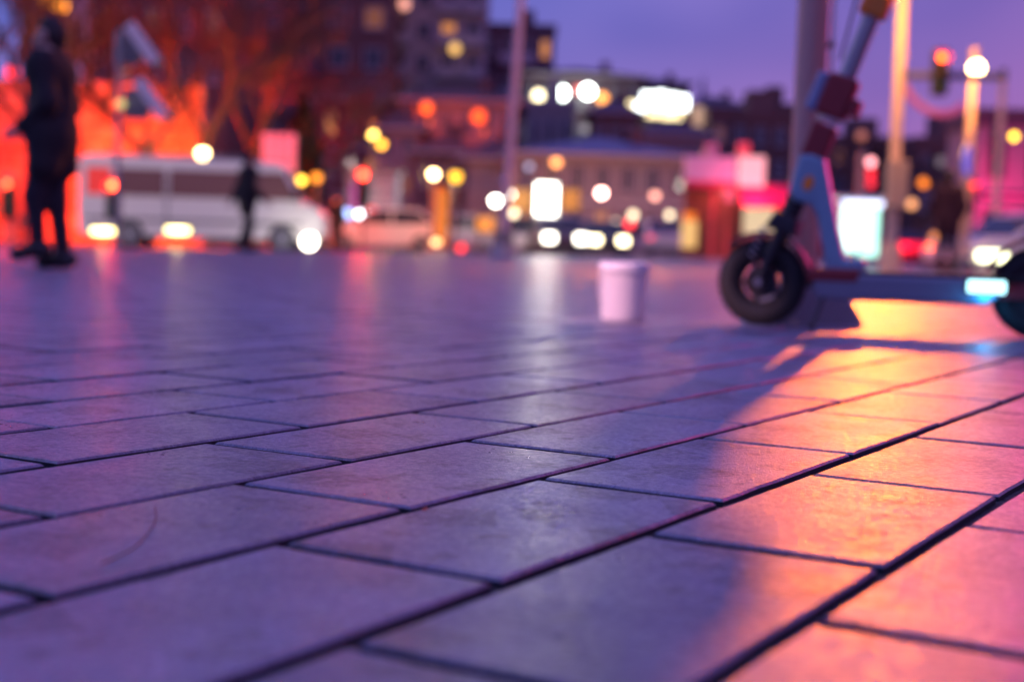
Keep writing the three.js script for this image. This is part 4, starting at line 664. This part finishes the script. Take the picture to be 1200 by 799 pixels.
// ------------------------------------------------------------------ tub, pole, scooter
{
  const d = 4.46, x = px(733, d), t = thing('plastic_tub', 'small white plastic tub with a wide rim standing alone on the slabs', 'tub', V(x, gy(-d), -d), 0.35);
  const prof = [[0, 0.012], [0.055, 0.012], [0.061, 0.0], [0.0655, 0.004], [0.0675, 0.02], [0.0705, 0.14], [0.0705, 0.15]].map((p) => new THREE.Vector2(...p));
  mesh('body', new THREE.LatheGeometry(prof, 48), new THREE.MeshPhysicalMaterial({ color: C(0.86, 0.82, 0.82), roughness: 0.9, transmission: 0.25, thickness: 0, side: THREE.DoubleSide }), t);
  const rim = [[0.0695, 0.149], [0.077, 0.15], [0.0785, 0.154], [0.0785, 0.175], [0.076, 0.18], [0.066, 0.181], [0.062, 0.177], [0, 0.175]].map((p) => new THREE.Vector2(...p));
  mesh('lid', new THREE.LatheGeometry(rim, 48), std(0.85, 0.82, 0.8, 0.35), t);
  mesh('handle', tube([V(-0.079, 0.165, 0), V(-0.088, 0.12, 0.012), V(-0.085, 0.07, 0.018), V(-0.07, 0.05, 0.03)], 0.0022, 20, 6), M.white, t);
  mesh('foot_ring', new THREE.TorusGeometry(0.057, 0.003, 8, 40).rotateX(Math.PI / 2).translate(0, 0.003, 0), std(0.3, 0.3, 0.33, 0.6), t);
}
{
  const d = 4.74, b = at(937, 380, d), t = thing('steel_pole', 'brownish steel pole on a sloped base behind the scooter', 'pole', V(b.x, gy(-d), -d));
  mesh('shaft', cyl(0.051, 0.05, 3.4, 40, 0, 0.1, 0), std(0.5, 0.3, 0.24, 0.42, 0.2), t);
  const base = new THREE.CylinderGeometry(0.155, 0.225, 0.115, 4, 1).rotateY(Math.PI / 4 + 0.15).translate(0, 0.0575, 0);
  mesh('base', toCreasedNormals(base, 0.5), std(0.16, 0.16, 0.19, 0.6), t);
  mesh('collar', [cyl(0.066, 0.062, 0.05, 32, 0, 0.113, 0)], M.darkSteel, t);
  mesh('conduit', [cyl(0.0075, 0.0075, 2.4, 12, 0.063, 0.74, 0.012)], std(0.75, 0.74, 0.72, 0.4), t); for (const y of [0.9, 1.5, 2.2]) mesh('clip', box(0.03, 0.02, 0.02, 0.057, y, 0.01), M.steel, t);
  for (let i = 0; i < 4; i++) mesh('bolt', new THREE.CylinderGeometry(0.011, 0.011, 0.016, 6).translate(0.09 * Math.cos(i * 1.571 + 0.93), 0.123, 0.09 * Math.sin(i * 1.571 + 0.93)), M.steel, t);
}
{
  const d0 = 4.47, front = V(px(895, d0) , 0, -d0), d1 = 4.2, rear = V(px(1222, d1), 0, -d1), L = Math.hypot(rear.x - front.x, rear.z - front.z), turn = Math.atan2(-(rear.z - front.z), rear.x - front.x);
  const t = thing('electric_scooter', 'blue grey electric kick scooter parked in front of the steel pole', 'scooter', front, turn);
  const teal = new THREE.MeshPhysicalMaterial({ color: C(0.2, 0.36, 0.43), roughness: 0.42, clearcoat: 0.3, clearcoatRoughness: 0.35 }), blk = std(0.018, 0.016, 0.018, 0.5), grip = std(0.02, 0.02, 0.02, 0.85), grey = std(0.36, 0.35, 0.37, 0.4, 0.5), maroon = std(0.24, 0.02, 0.022, 0.5);
  const R = 0.134, ax = V(0, R, 0), dir = V(Math.sin(0.35), Math.cos(0.35), 0), S = (k, z = 0, off = 0) => V(ax.x + dir.x * k + dir.y * off, ax.y + dir.y * k - dir.x * off, z);
  function wheel(x, motor) {
    const w = new THREE.Group(); w.name = 'wheel'; w.position.set(x, R, 0); t.add(w);
    const tp = []; for (let i = 0; i <= 16; i++) { const a = (i / 16) * Math.PI * 2; tp.push(new THREE.Vector2(R - 0.034 + 0.034 * Math.cos(a), 0.033 * Math.sin(a))); }
    mesh('tyre', new THREE.LatheGeometry(tp, 56).rotateX(Math.PI / 2), M.rubber, w);
    const tread = []; for (let i = 0; i < 36; i++) for (const s of [-1, 1]) { const a = (i / 36) * Math.PI * 2 + s * 0.04; tread.push(rbox(0.011, 0.005, 0.014, 0.001, 0, R - 0.0008, s * 0.012, 1).rotateZ(a)); }
    mesh('tread', tread, M.rubber, w);
    mesh('rim', [new THREE.TorusGeometry(R - 0.066, 0.009, 10, 48), ...(motor ? [] : [0, 1, 2, 3, 4].map((i) => rbox(0.018, 0.04, 0.022, 0.004, 0, R - 0.078, 0, 1).rotateZ(i * 1.2566 + 0.35)))], blk, w);
    mesh('hub', [new THREE.CylinderGeometry(motor ? 0.076 : 0.05, motor ? 0.076 : 0.05, 0.05, 36).rotateX(Math.PI / 2), new THREE.CylinderGeometry(0.02, 0.02, 0.08, 20).rotateX(Math.PI / 2)], blk, w);
    mesh('axle_nut', [-1, 1].map((s) => new THREE.CylinderGeometry(0.011, 0.011, 0.016, 6).rotateX(Math.PI / 2).translate(0, 0, s * 0.062)), grey, w);
  }
  wheel(0, false); wheel(L, true);
  // fork with two legs, crown and springs
  for (const z of [-0.052, 0.052]) { mesh('fork_leg', [rod(S(0, z, 0.0), S(0.17, z, 0.0), 0.014, 14, 0.018), rbox(0.04, 0.055, 0.014, 0.005, 0.0, R, z)], blk, t); }
  mesh('fork_crown', extrude([[-0.05, 0], [0.05, 0], [0.04, 0.05], [-0.035, 0.055]], 0.14, 0.012).rotateZ(-0.35).translate(S(0.165).x, S(0.165).y, 0), blk, t);
  for (const z of [-0.03, 0.03]) { const sp = []; for (let i = 0; i <= 60; i++) { const a = (i / 60) * Math.PI * 10; sp.push(S(0.06 + 0.1 * (i / 60), z + 0.013 * Math.sin(a), -0.05 + 0.013 * Math.cos(a))); } mesh('spring', tube(sp, 0.0028, 120, 5), grey, t); }
  // front mudguard
  { const pts = [], inn = []; for (let i = 0; i <= 20; i++) { const a = lerp(2.35, 0.0, i / 20); pts.push([Math.cos(a) * (R + 0.02), Math.sin(a) * (R + 0.02)]); inn.unshift([Math.cos(a) * (R + 0.012), Math.sin(a) * (R + 0.012)]); } mesh('mudguard', extrude([...pts, ...inn], 0.082, 0.003).translate(0, R, 0), blk, t); mesh('rear_reflector', rbox(0.008, 0.055, 0.03, 0.003, R + 0.0235, R + 0.045, 0.0), std(0.6, 0.03, 0.06, 0.25), t); }
  // head and down tube in one shell
  const k = 1 / 378, loc = (u, v) => { const dx = (u - 895) * k, dy = (381.5 - v) * k; return [dx * cr + dy * -sr * -1 - 2 * dy * sr, dy * cr + dx * sr]; };
  const shell = [[941, 184], [955, 184], [968, 190], [974, 222], [983, 268], [994, 316], [996, 326], [972, 326], [968, 296], [961, 258], [954, 243], [935, 238], [929, 227], [934, 205]].map(([u, v]) => loc(u, v));
  mesh('frame', extrude(shell, 0.086, 0.014), teal, t);
  { const c = loc(951, 218); mesh('side_reflector', new THREE.CylinderGeometry(0.5, 0.5, 1, 28).rotateX(Math.PI / 2).scale(0.030, 0.046, 0.008).rotateZ(-0.3).translate(c[0], c[1], 0.044), std(0.9, 0.28, 0.02, 0.25), t); mesh('side_reflector', new THREE.CylinderGeometry(0.5, 0.5, 1, 28).rotateX(Math.PI / 2).scale(0.030, 0.046, 0.008).rotateZ(-0.3).translate(c[0], c[1], -0.044), std(0.9, 0.28, 0.02, 0.25), t); }
  // stem with folding clamp
  const turnG = (g, kk) => g.rotateZ(-0.35).translate(S(kk).x, S(kk).y, 0);
  mesh('lower_stem', rod(S(0.2), S(0.4), 0.03, 28), blk, t);
  mesh('clamp', [turnG(rbox(0.074, 0.115, 0.078, 0.012), 0.455)], maroon, t);
  mesh('ring', turnG(new THREE.CylinderGeometry(0.036, 0.036, 0.014, 32), 0.525), grey, t);
  mesh('lock_box', [turnG(rbox(0.092, 0.128, 0.085, 0.014), 0.6), turnG(rbox(0.03, 0.05, 0.1, 0.008).translate(0.06, -0.02, 0), 0.605)], maroon, t);
  mesh('lit_face_plate', turnG(rbox(0.034, 0.12, 0.07, 0.01).translate(-0.062, -0.004, 0), 0.6), new THREE.MeshPhysicalMaterial({ color: C(0.24, 0.3, 0.42), roughness: 0.35 }), t);  // bluish colour paints the light on the lock box's front face
  mesh('stem', rod(S(0.66), S(1.1), 0.027, 32, 0.026), grey, t);
  mesh('glow_tinted_collar', turnG(rbox(0.085, 0.1, 0.075, 0.016), 0.9), new THREE.MeshPhysicalMaterial({ color: C(0.9, 0.32, 0.03), roughness: 0.6, transmission: 0.35, thickness: 0 }), t);  // amber tint stands for orange lamp light falling on the collar
  // handlebar with grips, levers and bell (above the picture)
  mesh('handlebar', [rod(S(1.09, -0.27), S(1.09, 0.27), 0.016, 20), turnG(rbox(0.06, 0.06, 0.08, 0.012), 1.09)], blk, t);
  for (const z of [-0.235, 0.235]) { const a = S(1.09, z - 0.06), b = S(1.09, z + 0.06); const gm = mesh('grip', rod(a, b, 0.02, 20), grip, t); }
  for (const s of [-1, 1]) mesh('brake_lever', tube([S(1.09, s * 0.14), S(1.07, s * 0.17, -0.04), S(1.06, s * 0.24, -0.05)], 0.006, 16, 8), grey, t);
  mesh('cable', tube([S(1.07, 0.12), S(1.0, 0.1, -0.08), S(0.88, 0.05, -0.055), S(0.7, 0.045, -0.03)], 0.004, 30, 6), blk, t);
  // deck
  const deckL = L - 0.16, x0 = 0.165;
  mesh('deck', [extrude([[x0 + 0.02, 0.09], [L - 0.15, 0.09], [L - 0.11, 0.115], [L - 0.11, 0.168], [x0 + 0.03, 0.168], [x0, 0.15], [x0, 0.115]], 0.15, 0.012)], new THREE.MeshPhysicalMaterial({ color: C(0.2, 0.21, 0.26), roughness: 0.45, clearcoat: 0.2, clearcoatRoughness: 0.4 }), t);
  mesh('deck_mat', [rbox(deckL - 0.16, 0.008, 0.13, 0.003, x0 + 0.1 + (deckL - 0.16) / 2, 0.1715, 0), ...Array.from({ length: 18 }, (_, i) => box(0.006, 0.003, 0.12, x0 + 0.13 + i * 0.025, 0.176, 0))], grip, t);
  mesh('hinge_block', rbox(0.15, 0.042, 0.156, 0.01, x0 + 0.06, 0.163, 0), maroon, t);
  mesh('frame_foot', rbox(0.07, 0.05, 0.1, 0.015, 0.275, 0.19, 0), teal, t);
  { const lx = L - 0.145, led = mesh('side_light', rbox(0.105, 0.036, 0.012, 0.005, lx, 0.146, 0.078), glow(0.45, 0.9, 1, 3.2), t); mesh('light_bezel', rbox(0.115, 0.044, 0.006, 0.002, lx, 0.146, 0.0755), blk, led); mesh('side_light', rbox(0.105, 0.036, 0.012, 0.005, lx, 0.146, -0.078), glow(0.45, 0.9, 1, 3.2), t);
    t.updateMatrixWorld(); pointLight(t.localToWorld(V(lx, 0.118, 0.098)), C(0.03, 0.42, 1), 0.04, 0.02); }
  // kickstand, rear mudguard and swing arm
  mesh('kickstand', [rod(V(0.2, 0.105, 0.06), V(0.175, 0.006, 0.13), 0.007, 12), ball(0.01, 0.175, 0.009, 0.13, 12)], blk, t);
  { const pts = [], inn = []; for (let i = 0; i <= 20; i++) { const a = lerp(2.75, -0.1, i / 20); pts.push([Math.cos(a) * (R + 0.03), Math.sin(a) * (R + 0.03)]); inn.unshift([Math.cos(a) * (R + 0.018), Math.sin(a) * (R + 0.018)]); } mesh('rear_mudguard', extrude([...pts, ...inn], 0.09, 0.003).translate(L, R, 0), maroon, t); mesh('tail_light', rbox(0.02, 0.05, 0.05, 0.006, L + R + 0.035, R + 0.06, 0), std(0.5, 0.02, 0.03, 0.3), t); }
  for (const z of [-0.055, 0.055]) mesh('swing_arm', rbox(0.17, 0.045, 0.012, 0.005, L - 0.06, R, z), maroon, t);
}

// ------------------------------------------------------------------ small things on the slabs
{ const p = at(495, 598, 1), k = CAM_H / (CAM_H - p.y), g = V(p.x * k, -0.003, -k), t = mesh('dry_leaf', (() => { const a = new THREE.PlaneGeometry(0.012, 0.006, 4, 2).rotateX(-Math.PI / 2), q = a.attributes.position; for (let i = 0; i < q.count; i++) q.setY(i, 0.0016 + 0.0025 * Math.sin(q.getX(i) * 300) + Math.abs(q.getZ(i)) * 0.4); a.computeVertexNormals(); return a; })(), std(0.45, 0.09, 0.04, 0.8, 0, { side: THREE.DoubleSide })); t.position.copy(g); t.rotation.y = 0.6; tag(t, 'tiny orange red leaf scrap lying in a slab joint', 'leaf'); }
{ const P = (u, v) => { const p = at(u, v, 1), k = CAM_H / (CAM_H - p.y); return V(p.x * k, 0.0015, -k); }; const t = mesh('thread', tube([P(181, 596), P(182, 610), P(174, 625), P(160, 641), P(140, 653), P(118, 663)], 0.0005, 40, 5), std(0.26, 0.13, 0.12, 0.9)); tag(t, 'thin curved brown thread lying on a slab at the lower left', 'thread'); }

scene.updateMatrixWorld(true);
renderer.render(scene, camera);
